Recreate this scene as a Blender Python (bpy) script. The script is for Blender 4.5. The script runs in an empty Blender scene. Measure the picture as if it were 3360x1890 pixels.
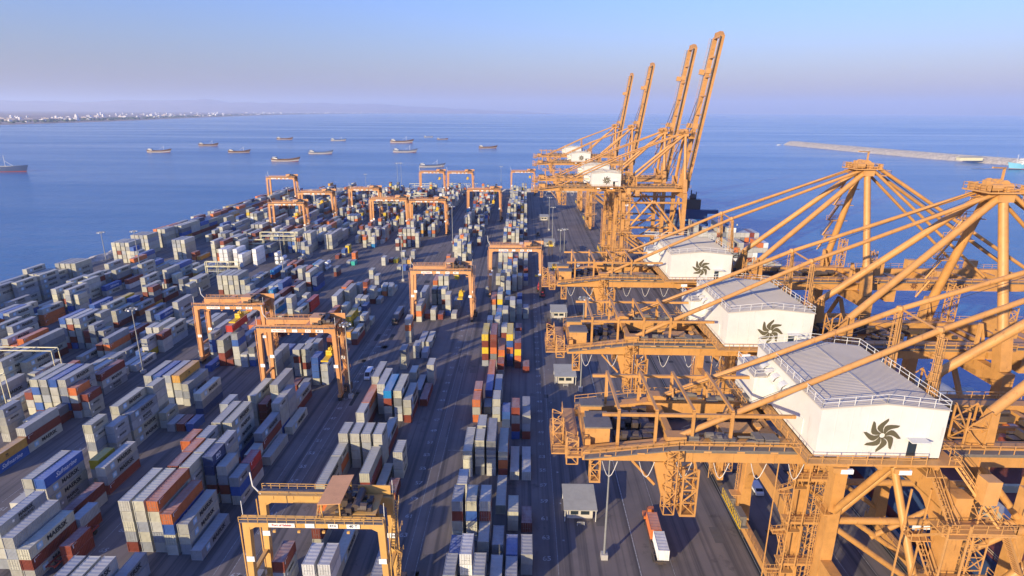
import bpy, math, random
from mathutils import Vector, Matrix
random.seed(5)
S = bpy.context.scene
COL = S.collection
rad = math.radians

# ------------------------------------------------------------------ mesh helpers
class MB:
    def __init__(s): s.v = []; s.f = []; s.m = []; s.k = 0
    def quadbox(s, c):                       # 8 corners, bottom ring then top ring
        b = len(s.v); s.v += [tuple(p) for p in c]
        for q in ((3,2,1,0),(4,5,6,7),(0,1,5,4),(1,2,6,5),(2,3,7,6),(3,0,4,7)):
            s.f.append(tuple(b+i for i in q)); s.m.append(s.k)
        return s
    def box(s, x0, y0, z0, x1, y1, z1):
        return s.quadbox([(x0,y0,z0),(x1,y0,z0),(x1,y1,z0),(x0,y1,z0),(x0,y0,z1),(x1,y0,z1),(x1,y1,z1),(x0,y1,z1)])
    def beam(s, p, q, w, h=None, w2=None, h2=None):   # oriented box p->q
        p = Vector(p); q = Vector(q); h = h or w; w2 = w2 or w; h2 = h2 or h
        d = (q-p).normalized()
        u = Vector((0,0,1)) if abs(d.z) < .95 else Vector((0,1,0))
        a = d.cross(u).normalized(); u = a.cross(d).normalized()
        c = []
        for o, ww, hh in ((p, w, h), (q, w2, h2)):
            c += [o-a*ww/2-u*hh/2, o+a*ww/2-u*hh/2, o+a*ww/2+u*hh/2, o-a*ww/2+u*hh/2]
        return s.quadbox(c)
    def tube(s, p, q, r, n=10, r2=None, cap=True):
        p = Vector(p); q = Vector(q); d = (q-p).normalized(); r2 = r if r2 is None else r2
        u = Vector((0,0,1)) if abs(d.z) < .95 else Vector((0,1,0))
        a = d.cross(u).normalized(); u = a.cross(d)
        b = len(s.v)
        for o, rr in ((p, r), (q, r2)):
            for i in range(n):
                t = 2*math.pi*i/n; s.v.append(tuple(o + a*math.cos(t)*rr + u*math.sin(t)*rr))
        for i in range(n):
            j = (i+1) % n; s.f.append((b+i, b+j, b+n+j, b+n+i)); s.m.append(s.k)
        if cap:
            s.f.append(tuple(b+i for i in reversed(range(n)))); s.m.append(s.k)
            s.f.append(tuple(b+n+i for i in range(n))); s.m.append(s.k)
        return s
    def pipe(s, p, q, r, n=14, r2=None, step=6.5):   # tube with flange rings
        s.tube(p, q, r, n, r2); p = Vector(p); q = Vector(q); L = (q-p).length; d = (q-p)/L; k = int(L/step)
        for i in range(1, k):
            t = i/k; o = p.lerp(q, t); rr = (r+((r if r2 is None else r2)-r)*t)*1.07; s.tube(o-d*.09, o+d*.09, rr, n)
        return s
    def poly(s, pts, off):                   # extruded polygon
        b = len(s.v); n = len(pts); off = Vector(off)
        s.v += [tuple(p) for p in pts] + [tuple(Vector(p)+off) for p in pts]
        s.f.append(tuple(b+i for i in range(n))); s.m.append(s.k)
        s.f.append(tuple(b+n+i for i in reversed(range(n)))); s.m.append(s.k)
        for i in range(n):
            j = (i+1) % n; s.f.append((b+j, b+i, b+n+i, b+n+j)); s.m.append(s.k)
        return s
    def face(s, pts):
        b = len(s.v); s.v += [tuple(p) for p in pts]; s.f.append(tuple(range(b, b+len(pts)))); s.m.append(s.k); return s
    def rail(s, pts, h=1.1, step=1.8, r=.035):
        for p, q in zip(pts, pts[1:]):
            p = Vector(p); q = Vector(q); L = (q-p).length; n = max(1, round(L/step))
            for hh in (h, h*.55): s.beam(p+Vector((0,0,hh)), q+Vector((0,0,hh)), r*2)
            for i in range(n+1):
                o = p.lerp(q, i/n); s.beam(o, o+Vector((0,0,h)), r*2)
        return s
    def stair(s, p, q, w=.8):                # flight from p up to q, w across y
        p = Vector(p); q = Vector(q); n = max(3, int(abs(q.z-p.z)/.4))
        d = q-p; side = Vector((-d.y, d.x, 0)); side = (side.normalized() if side.length > .01 else Vector((0,1,0)))*w/2
        for sg in (-1, 1):
            s.beam(p+side*sg, q+side*sg, .08, .25)
            s.beam(p+side*sg+Vector((0,0,1)), q+side*sg+Vector((0,0,1)), .06)
            for i in (0, .33, .66, 1):
                o = p.lerp(q, i)+side*sg; s.beam(o, o+Vector((0,0,1)), .05)
        for i in range(n):
            o = p.lerp(q, (i+.5)/n); s.beam(o-side, o+side, .22, .05)
        return s
    def sphere(s, c, r, n=8, sz=1):
        b = len(s.v); c = Vector(c)
        for j in range(1, n//2):
            for i in range(n):
                a = 2*math.pi*i/n; t = math.pi*j/(n//2)
                s.v.append(tuple(c+Vector((r*math.sin(t)*math.cos(a), r*math.sin(t)*math.sin(a), sz*r*math.cos(t)))))
        s.v += [(c.x,c.y,c.z+r*sz), (c.x,c.y,c.z-r*sz)]; T = len(s.v)-2
        R = n//2-1
        for j in range(R-1):
            for i in range(n):
                k = (i+1) % n; s.f.append((b+j*n+i, b+(j+1)*n+i, b+(j+1)*n+k, b+j*n+k)); s.m.append(s.k)
        for i in range(n):
            k = (i+1) % n
            s.f.append((T, b+i, b+k)); s.m.append(s.k); s.f.append((T+1, b+(R-1)*n+k, b+(R-1)*n+i)); s.m.append(s.k)
        return s
    def merge(s, me, mat=None, k=0):         # add the faces of a mesh, transformed
        b = len(s.v); s.v += [tuple((mat @ v.co) if mat else v.co) for v in me.vertices]
        for p in me.polygons: s.f.append(tuple(b+i for i in p.vertices)); s.m.append(k)
        return s
    def mesh(s, name, mats):
        me = bpy.data.meshes.new(name); me.from_pydata(s.v, [], s.f)
        for m in (mats if isinstance(mats, (list, tuple)) else [mats]): me.materials.append(m)
        me.polygons.foreach_set('material_index', s.m); me.validate(); me.update(); return me
    def build(s, name, mats, parent=None, smooth=None):
        me = s.mesh(name, mats)
        if smooth:
            me.polygons.foreach_set('use_smooth', [True]*len(me.polygons))
            me.set_sharp_from_angle(angle=rad(smooth))
        o = bpy.data.objects.new(name, me); COL.objects.link(o)
        if parent: o.parent = parent
        return o

def link(name, me, parent=None, loc=(0,0,0), rz=0):
    o = bpy.data.objects.new(name, me); COL.objects.link(o); o.location = loc; o.rotation_euler.z = rz
    if parent: o.parent = parent
    return o
def tag(o, label=None, cat=None, group=None, kind=None):
    if label: o['label'] = label
    if cat: o['category'] = cat
    if group: o['group'] = group
    if kind: o['kind'] = kind
    return o
def thing(name, label, cat, loc=(0,0,0), rz=0, group=None):
    o = bpy.data.objects.new(name, None); COL.objects.link(o); o.location = loc; o.rotation_euler.z = rz
    o.empty_display_size = .5
    return tag(o, label, cat, group)
def kids(o): return KID.get(o.name, None) or list(o.children)
KID = {}
def dup(o, parent=None):
    c = o.copy(); COL.objects.link(c)
    if parent: c.parent = parent
    for ch in o.children: dup(ch, c)
    return c

# ------------------------------------------------------------------ text
_T = {}
def text_mesh(txt, size, bold=.0, shear=0., align='LEFT', extr=.012):
    key = (txt, size, bold, shear, align)
    if key in _T: return _T[key]
    cu = bpy.data.curves.new('lettering', 'FONT'); cu.body = txt; cu.size = size; cu.offset = bold*size; cu.shear = shear
    cu.align_x = align; cu.align_y = 'CENTER'; cu.extrude = extr; cu.resolution_u = 3
    o = bpy.data.objects.new('lettering_tmp', cu); COL.objects.link(o)
    dg = bpy.context.evaluated_depsgraph_get(); me = bpy.data.meshes.new_from_object(o.evaluated_get(dg))
    bpy.data.objects.remove(o); bpy.data.curves.remove(cu)
    _T[key] = me; return me
def frame(origin, ex, ey):                   # text plane: ex reading direction, ey up
    ex = Vector(ex).normalized(); ey = Vector(ey).normalized(); ez = ex.cross(ey)
    return Matrix(((ex.x,ey.x,ez.x,origin[0]),(ex.y,ey.y,ez.y,origin[1]),(ex.z,ey.z,ez.z,origin[2]),(0,0,0,1)))

# ------------------------------------------------------------------ materials
def mat(name):
    m = bpy.data.materials.new(name); m.use_nodes = True; nt = m.node_tree
    b = nt.nodes['Principled BSDF']; return m, nt, b
def N(nt, t, **kw):
    n = nt.nodes.new(t)
    for k, v in kw.items():
        if k in n.inputs: n.inputs[k].default_value = v
        else: setattr(n, k, v)
    return n
def noise(nt, scale, detail=4, rough=.6, vec=None, coord='Object', sc=(1,1,1)):
    tc = N(nt, 'ShaderNodeTexCoord'); mp = N(nt, 'ShaderNodeMapping'); mp.inputs['Scale'].default_value = sc
    nt.links.new(tc.outputs[coord], mp.inputs[0])
    n = N(nt, 'ShaderNodeTexNoise', Scale=scale, Detail=detail, Roughness=rough)
    nt.links.new(mp.outputs[0], n.inputs['Vector']); return n.outputs['Fac']
def ramp(nt, fac, stops):
    r = N(nt, 'ShaderNodeValToRGB'); e = r.color_ramp.elements
    while len(e) < len(stops): e.new(.5)
    for i, (p, c) in enumerate(stops):
        e[i].position = p; e[i].color = (c, c, c, 1) if isinstance(c, (int, float)) else (*c, 1)
    nt.links.new(fac, r.inputs[0]); return r.outputs[0]
def mix(nt, a, b, fac, mode='MIX'):
    n = N(nt, 'ShaderNodeMix', data_type='RGBA', blend_type=mode)
    for s_, v in ((6, a), (7, b), (0, fac)):
        if hasattr(v, 'is_output'): nt.links.new(v, n.inputs[s_])
        elif s_ == 0: n.inputs[0].default_value = v
        else: n.inputs[s_].default_value = (*v, 1)
    return n.outputs[2]
def bump(nt, b, fac, strength=.3, dist=.05):
    n = N(nt, 'ShaderNodeBump', Strength=strength, Distance=dist); nt.links.new(fac, n.inputs['Height']); nt.links.new(n.outputs[0], b.inputs['Normal'])
def paint(name, c, rough=.5, dirt=.35, rust=.0, scale=.6, metal=0., rustc=(.16,.055,.02)):
    m, nt, b = mat(name)
    col = mix(nt, c, tuple(x*.55 for x in c), ramp(nt, noise(nt, scale, 6, .65), [(.38, 0), (.75, dirt)]))
    col = mix(nt, col, tuple(min(1, x*1.18+.01) for x in c), ramp(nt, noise(nt, scale*.22, 3), [(.45, 0), (.7, .5)]))
    if rust: col = mix(nt, col, rustc, ramp(nt, noise(nt, scale*2.2, 8, .78, sc=(1,1,.22)), [(.57, 0), (.71, rust)]))
    nt.links.new(col, b.inputs['Base Color']); b.inputs['Roughness'].default_value = rough; b.inputs['Metallic'].default_value = metal
    return m
M = {}
ORA = (.525, .262, .076)
M['crane'] = paint('crane_orange_paint', ORA, .5, .55, .75)
M['crane2'] = paint('crane_rail_paint', (.54,.28,.09), .5, .4, .7, 1.2)
M['yrtg'] = paint('gantry_yellow_paint', (.58,.335,.10), .45, .3, .3)
M['ortg'] = paint('gantry_orange_paint', (.58,.27,.095), .5, .4, .5)
M['srtg'] = paint('gantry_faded_orange_paint', (.62,.31,.13), .5, .4, .4)
M['dark'] = paint('dark_machinery_metal', (.075,.055,.045), .5, .5, .4, 2)
M['grate'] = paint('grey_walkway_grating', (.16,.14,.12), .7, .5, .3, 2)
M['white'] = paint('house_white_cladding', (.62,.61,.565), .5, .25, .35, .35)
M['roofg'] = paint('house_roof_sheet', (.47,.425,.355), .6, .25, .05, .3)
M['wrail'] = paint('white_railing_paint', (.66,.65,.60), .5, .2, .1)
M['emblem'] = paint('emblem_olive_paint', (.10,.085,.045), .6, .2)
M['sign'] = paint('white_sign_board', (.78,.78,.76), .5, .15)
M['ink'] = paint('black_lettering', (.02,.02,.022), .6, .2)
M['redink'] = paint('red_lettering', (.45,.03,.02), .6, .2)
M['whiteink'] = paint('white_lettering', (.75,.75,.75), .6, .2)
M['brownink'] = paint('brown_lettering', (.13,.05,.02), .6, .2)
M['bluesq'] = paint('pale_blue_square', (.30,.50,.66), .5, .2)
M['galv'] = paint('galvanised_steel', (.27,.275,.27), .5, .3, .1, 1.5, .3)
M['rubber'] = paint('black_rubber', (.02,.02,.02), .8, .3)
M['glass'] = paint('dark_window_glass', (.02,.03,.04), .12, .1)
M['concrete'] = paint('concrete', (.40,.38,.35), .8, .4, 0, .5)
M['yel'] = paint('machine_yellow_paint', (.66,.42,.02), .45, .35, .3, 1)
M['red'] = paint('machine_red_paint', (.42,.035,.03), .45, .3, .2, 1)
M['hutw'] = paint('hut_cream_wall', (.50,.46,.38), .7, .3, .1)
M['hutr'] = paint('hut_roof_sheet', (.36,.345,.28), .7, .4, .1)
M['rackw'] = paint('rack_cream_paint', (.62,.57,.36), .5, .3, .2, 1)
M['cable'] = paint('pale_cable', (.55,.52,.48), .6, .2)
M['rope'] = paint('steel_rope', (.03,.03,.04), .5, .2)
M['truckw'] = paint('truck_white_paint', (.70,.70,.68), .4, .15)
M['trucko'] = paint('truck_orange_paint', (.55,.16,.04), .4, .25)
M['wood'] = paint('dhow_brown_wood', (.13,.065,.035), .65, .3, 0, .3)
M['hullw'] = paint('hull_white_paint', (.70,.69,.66), .5, .2, .1, .3)
M['dhoww'] = paint('dhow_cream_paint', (.46,.43,.39), .55, .35, .15, .3)
M['hullb'] = paint('hull_blue_paint', (.03,.06,.15), .45, .25, .1, .2)
M['hullc'] = paint('hull_pale_blue_paint', (.16,.42,.55), .45, .25, .1, .2)
M['boot'] = paint('hull_red_antifouling', (.28,.045,.03), .6, .3, 0, .2)
M['deckg'] = paint('ship_deck_paint', (.16,.09,.07), .7, .4, .2, .3)
M['deckr'] = paint('ship_red_deck', (.22,.06,.045), .7, .4, .1, .3)
M['town'] = paint('town_white_plaster', (.78,.74,.70), .8, .2, 0, .02)
M['town2'] = paint('town_sand_plaster', (.55,.45,.36), .8, .2, 0, .02)
M['tankw'] = paint('tank_white_paint', (.75,.75,.73), .4, .2, .1, 1)

def rock_mat(name, c, sc=.25):
    m, nt, b = mat(name)
    v = noise(nt, sc, 8, .7); nt.links.new(ramp(nt, v, [(.3, tuple(x*.4 for x in c)), (.6, c), (.8, tuple(x*1.3 for x in c))]), b.inputs['Base Color'])
    b.inputs['Roughness'].default_value = .9; bump(nt, b, v, 1, 1.2); return m
M['rock'] = rock_mat('breakwater_rock', (.50,.45,.38))
M['sand'] = rock_mat('sandy_ground', (.36,.27,.18), .1)

def cont_mat(name, attr):
    m, nt, b = mat(name)
    if attr: src = N(nt, 'ShaderNodeAttribute', attribute_name='paint').outputs['Color']
    else: src = N(nt, 'ShaderNodeObjectInfo').outputs['Color']
    tc = N(nt, 'ShaderNodeTexCoord'); g = N(nt, 'ShaderNodeNewGeometry')
    oi = N(nt, 'ShaderNodeObjectInfo'); off = N(nt, 'ShaderNodeVectorMath', operation='SCALE'); off.inputs[0].default_value = (371, 177, 91)
    nt.links.new(oi.outputs['Random'], off.inputs['Scale'])
    add = N(nt, 'ShaderNodeVectorMath', operation='ADD'); nt.links.new(tc.outputs['Object'], add.inputs[0]); nt.links.new(off.outputs[0], add.inputs[1])
    def nz(scale, detail, sc=(1,1,1), r=.65):
        mp = N(nt, 'ShaderNodeMapping'); mp.inputs['Scale'].default_value = sc; nt.links.new(add.outputs[0], mp.inputs[0])
        n = N(nt, 'ShaderNodeTexNoise', Scale=scale, Detail=detail, Roughness=r); nt.links.new(mp.outputs[0], n.inputs['Vector']); return n.outputs['Fac']
    col = mix(nt, src, (.55,.52,.48), ramp(nt, nz(.5, 5), [(.4, 0), (.8, .55)]), 'MULTIPLY')
    col = mix(nt, col, (.70,.68,.66), ramp(nt, nz(1.1, 4, (1,1,.15)), [(.5, 0), (.75, .5)]), 'MULTIPLY')
    col = mix(nt, col, (.17,.07,.03), ramp(nt, nz(1.5, 9, (1,.6,.35), .8), [(.62, 0), (.74, .75)]))
    sep = N(nt, 'ShaderNodeSeparateXYZ'); nt.links.new(g.outputs['Normal'], sep.inputs[0])
    up = ramp(nt, sep.outputs['Z'], [(.6, 0), (.9, 1)])
    roof = mix(nt, col, (.42,.39,.36), ramp(nt, nz(.35, 7, (1,.35,1), .75), [(.42, .2), (.75, .8)]))
    roof = mix(nt, roof, (.16,.085,.05), ramp(nt, nz(.8, 8, (1,.5,1), .8), [(.6, 0), (.72, .7)]))
    nt.links.new(mix(nt, col, roof, up), b.inputs['Base Color'])
    b.inputs['Roughness'].default_value = .5; b.inputs['Specular IOR Level'].default_value = .4
    return m
M['cont'] = cont_mat('container_paint', False)
M['contv'] = cont_mat('container_paint_far', True)
M['door'] = M['cont']

def asphalt():
    m, nt, b = mat('terminal_asphalt')
    c = ramp(nt, noise(nt, .05, 8, .65), [(.3, (.105,.092,.088)), (.55, (.155,.132,.122)), (.75, (.195,.160,.142))])
    c = mix(nt, c, (.030,.029,.032), ramp(nt, noise(nt, .5, 6, .6, sc=(1,.012,1)), [(.47, 0), (.64, .75)]))
    c = mix(nt, c, (.11,.098,.088), ramp(nt, noise(nt, .35, 6, .6, sc=(1,.02,1)), [(.60, 0), (.74, .45)]))
    c = mix(nt, c, (.022,.021,.023), ramp(nt, noise(nt, .12, 7, .7), [(.60, 0), (.70, .6)]))
    nt.links.new(c, b.inputs['Base Color']); b.inputs['Roughness'].default_value = .85
    bump(nt, b, noise(nt, 2.5, 6), .25, .04); return m
M['asphalt'] = asphalt()
M['patch'] = paint('asphalt_repair_patch', (.10,.09,.085), .9, .5, 0, .6)
def roadpaint():
    m, nt, b = mat('worn_road_paint')
    b.inputs['Base Color'].default_value = (.42,.42,.42,1); b.inputs['Roughness'].default_value = .8
    nt.links.new(ramp(nt, noise(nt, 1.4, 8, .7), [(.35, .42), (.6, .16)]), b.inputs['Base Color']); return m
M['rpaint'] = roadpaint()
def water():
    m, nt, b = mat('sea_water')
    big = noise(nt, .0022, 6, .62, sc=(.28,1.9,1)); fine = noise(nt, .20, 9, .72, sc=(.55,1,1)); swell = noise(nt, .035, 4, .6, sc=(.5,1,1))
    nt.links.new(ramp(nt, big, [(.35, (.018,.125,.285)), (.65, (.03,.17,.36))]), b.inputs['Base Color'])
    nt.links.new(ramp(nt, big, [(.36, .26), (.62, .12)]), b.inputs['Roughness'])
    b.inputs['IOR'].default_value = 1.33; b.inputs['Specular IOR Level'].default_value = .5
    s = N(nt, 'ShaderNodeMath', operation='MULTIPLY_ADD'); nt.links.new(swell, s.inputs[0]); s.inputs[1].default_value = 1.6; nt.links.new(fine, s.inputs[2])
    bump(nt, b, s.outputs[0], .85, 1.1); return m
M['water'] = water()
def land():
    m, nt, b = mat('dry_coastal_land')
    c = ramp(nt, noise(nt, .0012, 8, .65), [(.35, (.22,.15,.11)), (.6, (.34,.24,.18)), (.75, (.16,.13,.09))])
    nt.links.new(c, b.inputs['Base Color']); b.inputs['Roughness'].default_value = .95; return m
M['land'] = land()
def leaf(name, c):
    m, nt, b = mat(name)
    nt.links.new(ramp(nt, noise(nt, .05, 5), [(.35, tuple(x*.5 for x in c)), (.7, tuple(x*1.4 for x in c))]), b.inputs['Base Color']); b.inputs['Roughness'].default_value = .9; return m
M['palm'] = leaf('palm_grove_green', (.06,.08,.045))

SKYTINT = (.66,.725,1.5,1); SKYS = .115; EXPO = 1.07
HAZE = 4.8e-5; HAZEC = (.70,.81,1,1); DUST = .8; OZ = 6; AIR = 2.0; VB = 2
SUNC = (1,.82,.53); SUNE = 3.7

# ------------------------------------------------------------------ camera, light, air
CAMZ = 92.
f, pi_, ya, ro = 1480., .2915, .0205, .004
F = Vector((-math.sin(ya)*math.cos(pi_), math.cos(ya)*math.cos(pi_), -math.sin(pi_)))
R0 = Vector((math.cos(ya), math.sin(ya), 0)); U0 = R0.cross(F)
R_ = R0*math.cos(ro)+U0*math.sin(ro); U_ = -R0*math.sin(ro)+U0*math.cos(ro)
cam = bpy.data.cameras.new('camera'); cam.sensor_width = 36; cam.lens = 36*f/2576; cam.clip_start = 1; cam.clip_end = 120000
co = bpy.data.objects.new('camera', cam); COL.objects.link(co)
co.matrix_world = Matrix(((R_.x,U_.x,-F.x,0),(R_.y,U_.y,-F.y,0),(R_.z,U_.z,-F.z,CAMZ),(0,0,0,1)))
S.camera = co
AZ, EL = rad(41), rad(14.5)                   # light travels toward +x +y
dirl = Vector((math.sin(AZ)*math.cos(EL), math.cos(AZ)*math.cos(EL), -math.sin(EL)))
sl = bpy.data.lights.new('sun', 'SUN'); sl.energy = SUNE; sl.angle = rad(.5); sl.color = SUNC
so = bpy.data.objects.new('sun', sl); COL.objects.link(so); so.rotation_euler = dirl.to_track_quat('-Z', 'Y').to_euler()
W = bpy.data.worlds.new('World'); S.world = W; W.use_nodes = True; nt = W.node_tree
sky = nt.nodes.new('ShaderNodeTexSky'); sky.sky_type = 'NISHITA'; sky.sun_disc = False
sky.sun_elevation = EL; sky.sun_rotation = AZ+math.pi; sky.altitude = 90; sky.air_density = AIR; sky.dust_density = DUST; sky.ozone_density = OZ
tint = nt.nodes.new('ShaderNodeMix'); tint.data_type = 'RGBA'; tint.blend_type = 'MULTIPLY'; tint.inputs[0].default_value = 1
tint.inputs[7].default_value = SKYTINT
nt.links.new(sky.outputs[0], tint.inputs[6]); nt.links.new(tint.outputs[2], nt.nodes['Background'].inputs[0])
nt.nodes['Background'].inputs[1].default_value = SKYS
S.view_settings.view_transform = 'Standard'; S.view_settings.look = 'None'; S.view_settings.exposure = EXPO; S.view_settings.gamma = 1
S.render.engine = 'CYCLES'
S.cycles.max_bounces = 5; S.cycles.diffuse_bounces = 2; S.cycles.glossy_bounces = 2; S.cycles.volume_bounces = VB
S.cycles.use_denoising = True
# air
hz = MB().box(-45000, -1500, -14, 26000, 42500, 800)
m, nt, b = mat('pale_haze'); nt.nodes.remove(b)
pv = nt.nodes.new('ShaderNodeVolumePrincipled'); pv.inputs['Color'].default_value = HAZEC; pv.inputs['Density'].default_value = HAZE; pv.inputs['Anisotropy'].default_value = .1
nt.links.new(pv.outputs[0], nt.nodes['Material Output'].inputs['Volume'])
if HAZE: tag(hz.build('haze', m), kind='stuff')

# ------------------------------------------------------------------ setting: ground, water, coast, hills
def sheet(name, pts, z, m, kind='structure'):
    o = MB().face([(x, y, z) for x, y in pts]).build(name, m); tag(o, kind=kind); return o
QX = 86.0
sheet('sea_water', [(-44000,-1200),(25000,-1200),(25000,40500),(-44000,40500)], -3.0, M['water'])
yard = [(-268,-300),(QX,-300),(QX,705),(-222,705),(-262,668),(-268,640)]
q = MB().poly([(x, y, -5) for x, y in yard], (0,0,5)); tag(q.build('container_yard_ground', M['asphalt']), kind='structure')
# kerb along the quay with a cope beam
tag(MB().box(QX-.9,-300,.0,QX,705,.28).build('quay_kerb', M['concrete']), kind='structure')
# rails, slots and painted lines
mk = MB()
def line(x, y0, y1, w=.16, z=.008): mk.box(x-w/2, y0, .004, x+w/2, y1, z)
line(25.0, 60, 690, .22); line(32, 60, 640, .09); line(7.9, 60, 690, .10); line(-24.3, 60, 690, .10); line(-22.0, 60, 690, .08)
line(-63.5, 60, 690, .10); line(-60.2, 60, 690, .12); line(-57.0, 60, 690, .08); line(-93.0, 60, 690, .10); line(-127, 120, 690, .10); line(-124, 120, 690, .08)
line(62, 60, 640, .1); line(68, 60, 640, .1); line(74, 60, 640, .1)
for x in (9.5,):
    for y in range(84, 560, 13): mk.box(x-.25, y, .004, x+.25, y+.5, .008)
for xb in (5.6, -26.6, -59.0, -91.0, -124.6):
    for n in range(77, -140, -2):
        y = 104.5+(65-n)*3.25
        if n > 0 and y < 330 and y > 84: mk.merge(text_mesh('%d' % n, 1.9, .02, 0, 'CENTER', .002), frame((xb, y, .007), (1,0,0), (0,1,0)))
        elif y < 640: mk.box(xb-.5, y, .004, xb+.5, y+.25, .008)
for y in (146, 180): mk.box(-21, y, .004, -15.5, y+.15, .008)
tag(mk.build('road_markings', M['rpaint']), kind='structure')
pp = MB(); rp_ = random.Random(31)
for _ in range(70):
    x = rp_.choice([rp_.uniform(26,48), rp_.uniform(52,80), rp_.uniform(8,24), rp_.uniform(-24,-18), rp_.uniform(-62,-54)]); y = rp_.uniform(84,420); w = rp_.uniform(.5,1.6); l = rp_.uniform(.8,5)
    pp.k = rp_.choice([0,0,1]); pp.box(x-w,y-l,.001,x+w,y+l,.0035)
pp.k = 1
for y in range(90, 640, 24):
    for x in (57,71): pp.box(x-.9,y-.9,.001,x+.9,y+.9,.0045)
tag(pp.build('pavement_patches', [M['patch'], M['rubber']]), kind='structure')
rl = MB()
for x in (50.0, 80.5):
    rl.box(x-.45, -60, .004, x+.45, 690, .012); rl.k = 1; rl.box(x-.06, -60, .012, x+.06, 690, .05); rl.k = 0
tag(rl.build('crane_rail_track', [M['rubber'], M['galv']]), kind='structure')
# rock revetment around the far and the landward sides
def rocks(name, path, w, h, m, seed, kind='structure', step=6):
    rnd = random.Random(seed); b = MB(); prev = None
    P = []
    for p, q2 in zip(path, path[1:]):
        p = Vector(p); q2 = Vector(q2); n = max(2, int((q2-p).length/step))
        P += [p.lerp(q2, i/n) for i in range(n)]
    P.append(Vector(path[-1]))
    prof = [(-1, -5), (-.62, h*.35), (-.32, h*.9), (-.1, h), (.12, h), (.4, h*.75), (.7, .3), (1, -5)]
    rows = []
    for i, p in enumerate(P):
        d = (P[min(i+1, len(P)-1)]-P[max(i-1, 0)]).normalized(); nrm = Vector((-d.y, d.x))
        rows.append([(p.x+nrm.x*u*w+rnd.uniform(-1,1), p.y+nrm.y*u*w+rnd.uniform(-1,1), z+rnd.uniform(-.5,.6)) for u, z in prof])
    k = len(prof)
    for r in rows: b.v += r
    for i in range(len(rows)-1):
        for j in range(k-1): b.f.append((i*k+j, i*k+j+1, (i+1)*k+j+1, (i+1)*k+j)); b.m.append(0)
    o = b.build(name, m); return tag(o, kind=kind) if kind else o
rocks('rock_revetment', [(-272,-200),(-272,300),(-273,640),(-262,690),(-222,716),(-100,717),(QX-20,716)], 9, 2.6, M['rock'], 3)
o = rocks('breakwater', [(820,1880),(860,1560),(905,1320),(960,1150),(1060,900)], 30, 8, M['rock'], 9, None, 8)
tag(o, 'long low rock breakwater reaching out into the sea beyond the cranes', 'breakwater')
cap = MB()
for (a, b_) in zip([(824,1872),(863,1560),(908,1320),(963,1150)], [(863,1560),(908,1320),(963,1150),(1063,900)]): cap.beam((*a, 8.2), (*b_, 8.2), 12, .8)
c_ = cap.build('concrete_cap', M['concrete'], o)
for i in range(9):
    t = i/9; p = Vector((826,1860)).lerp(Vector((960,1150)), t)
    g = thing('lamp_post', 'slim lamp post along the top of the breakwater', 'lamp post', (p.x+4, p.y, 8.7), 0, 'lamp posts along the breakwater')
    MB().tube((0,0,-.6),(0,0,11), .16, 6).build('pole', M['galv'], g); MB().beam((0,0,11),(1.8,0,11.1), .25).build('lamp', M['galv'], g)
# coast and hills
coast = [(-3150,2600),(-3200,3300),(-3290,3740),(-3400,4550),(-3560,5400),(-3850,6400),(-4350,8300),(-5000,10900),(-5800,15000),(-6100,20000),(-5200,28000),(-2900,36500),(-300,39500)]
inner = [(-30000,2600)]+[(-30000, y) for _, y in coast[1:]]
lb = MB(); NX = 14; rnd = random.Random(2)
for (x0, y0), (x1, y1) in zip(coast, inner):
    for j in range(NX+1):
        t = (j/NX)**1.6; x = x0+(x1-x0)*t; dd = x0-x
        lb.v.append((x, y0+rnd.uniform(-40,40)*(j > 0), -3+min(6, dd*.05)+dd*.0035 if j else -4))
for i in range(len(coast)-1):
    for j in range(NX): lb.f.append((i*(NX+1)+j, i*(NX+1)+j+1, (i+1)*(NX+1)+j+1, (i+1)*(NX+1)+j)); lb.m.append(0)
tag(lb.build('coastal_plain', M['land'], None, 180), kind='structure')
hb = MB(); HX, HY = 90, 14
from mathutils import noise as mn
for i in range(HX+1):
    for j in range(HY+1):
        x = -40000+43000*i/HX; t = j/HY; y = 24000+14500*t+ (x+20000)*.12
        env = max(0, math.sin(math.pi*min(1, t*1.15)))**.8
        fade = min(1, max(0, (1500-x)/13000))**.8
        crest = 560+150*mn.fractal(Vector((x*.00016, y*.00008, 3)), 1, 2, 5)
        hb.v.append((x, y, -6+max(0, crest*env*fade*(.75+.5*abs(mn.fractal(Vector((x*.0005, y*.0005, 7)), 1, 2, 4))))))
for i in range(HX):
    for j in range(HY): hb.f.append((i*(HY+1)+j, (i+1)*(HY+1)+j, (i+1)*(HY+1)+j+1, i*(HY+1)+j+1)); hb.m.append(0)
tag(hb.build('distant_hills', M['land'], None, 180), kind='structure')
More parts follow.
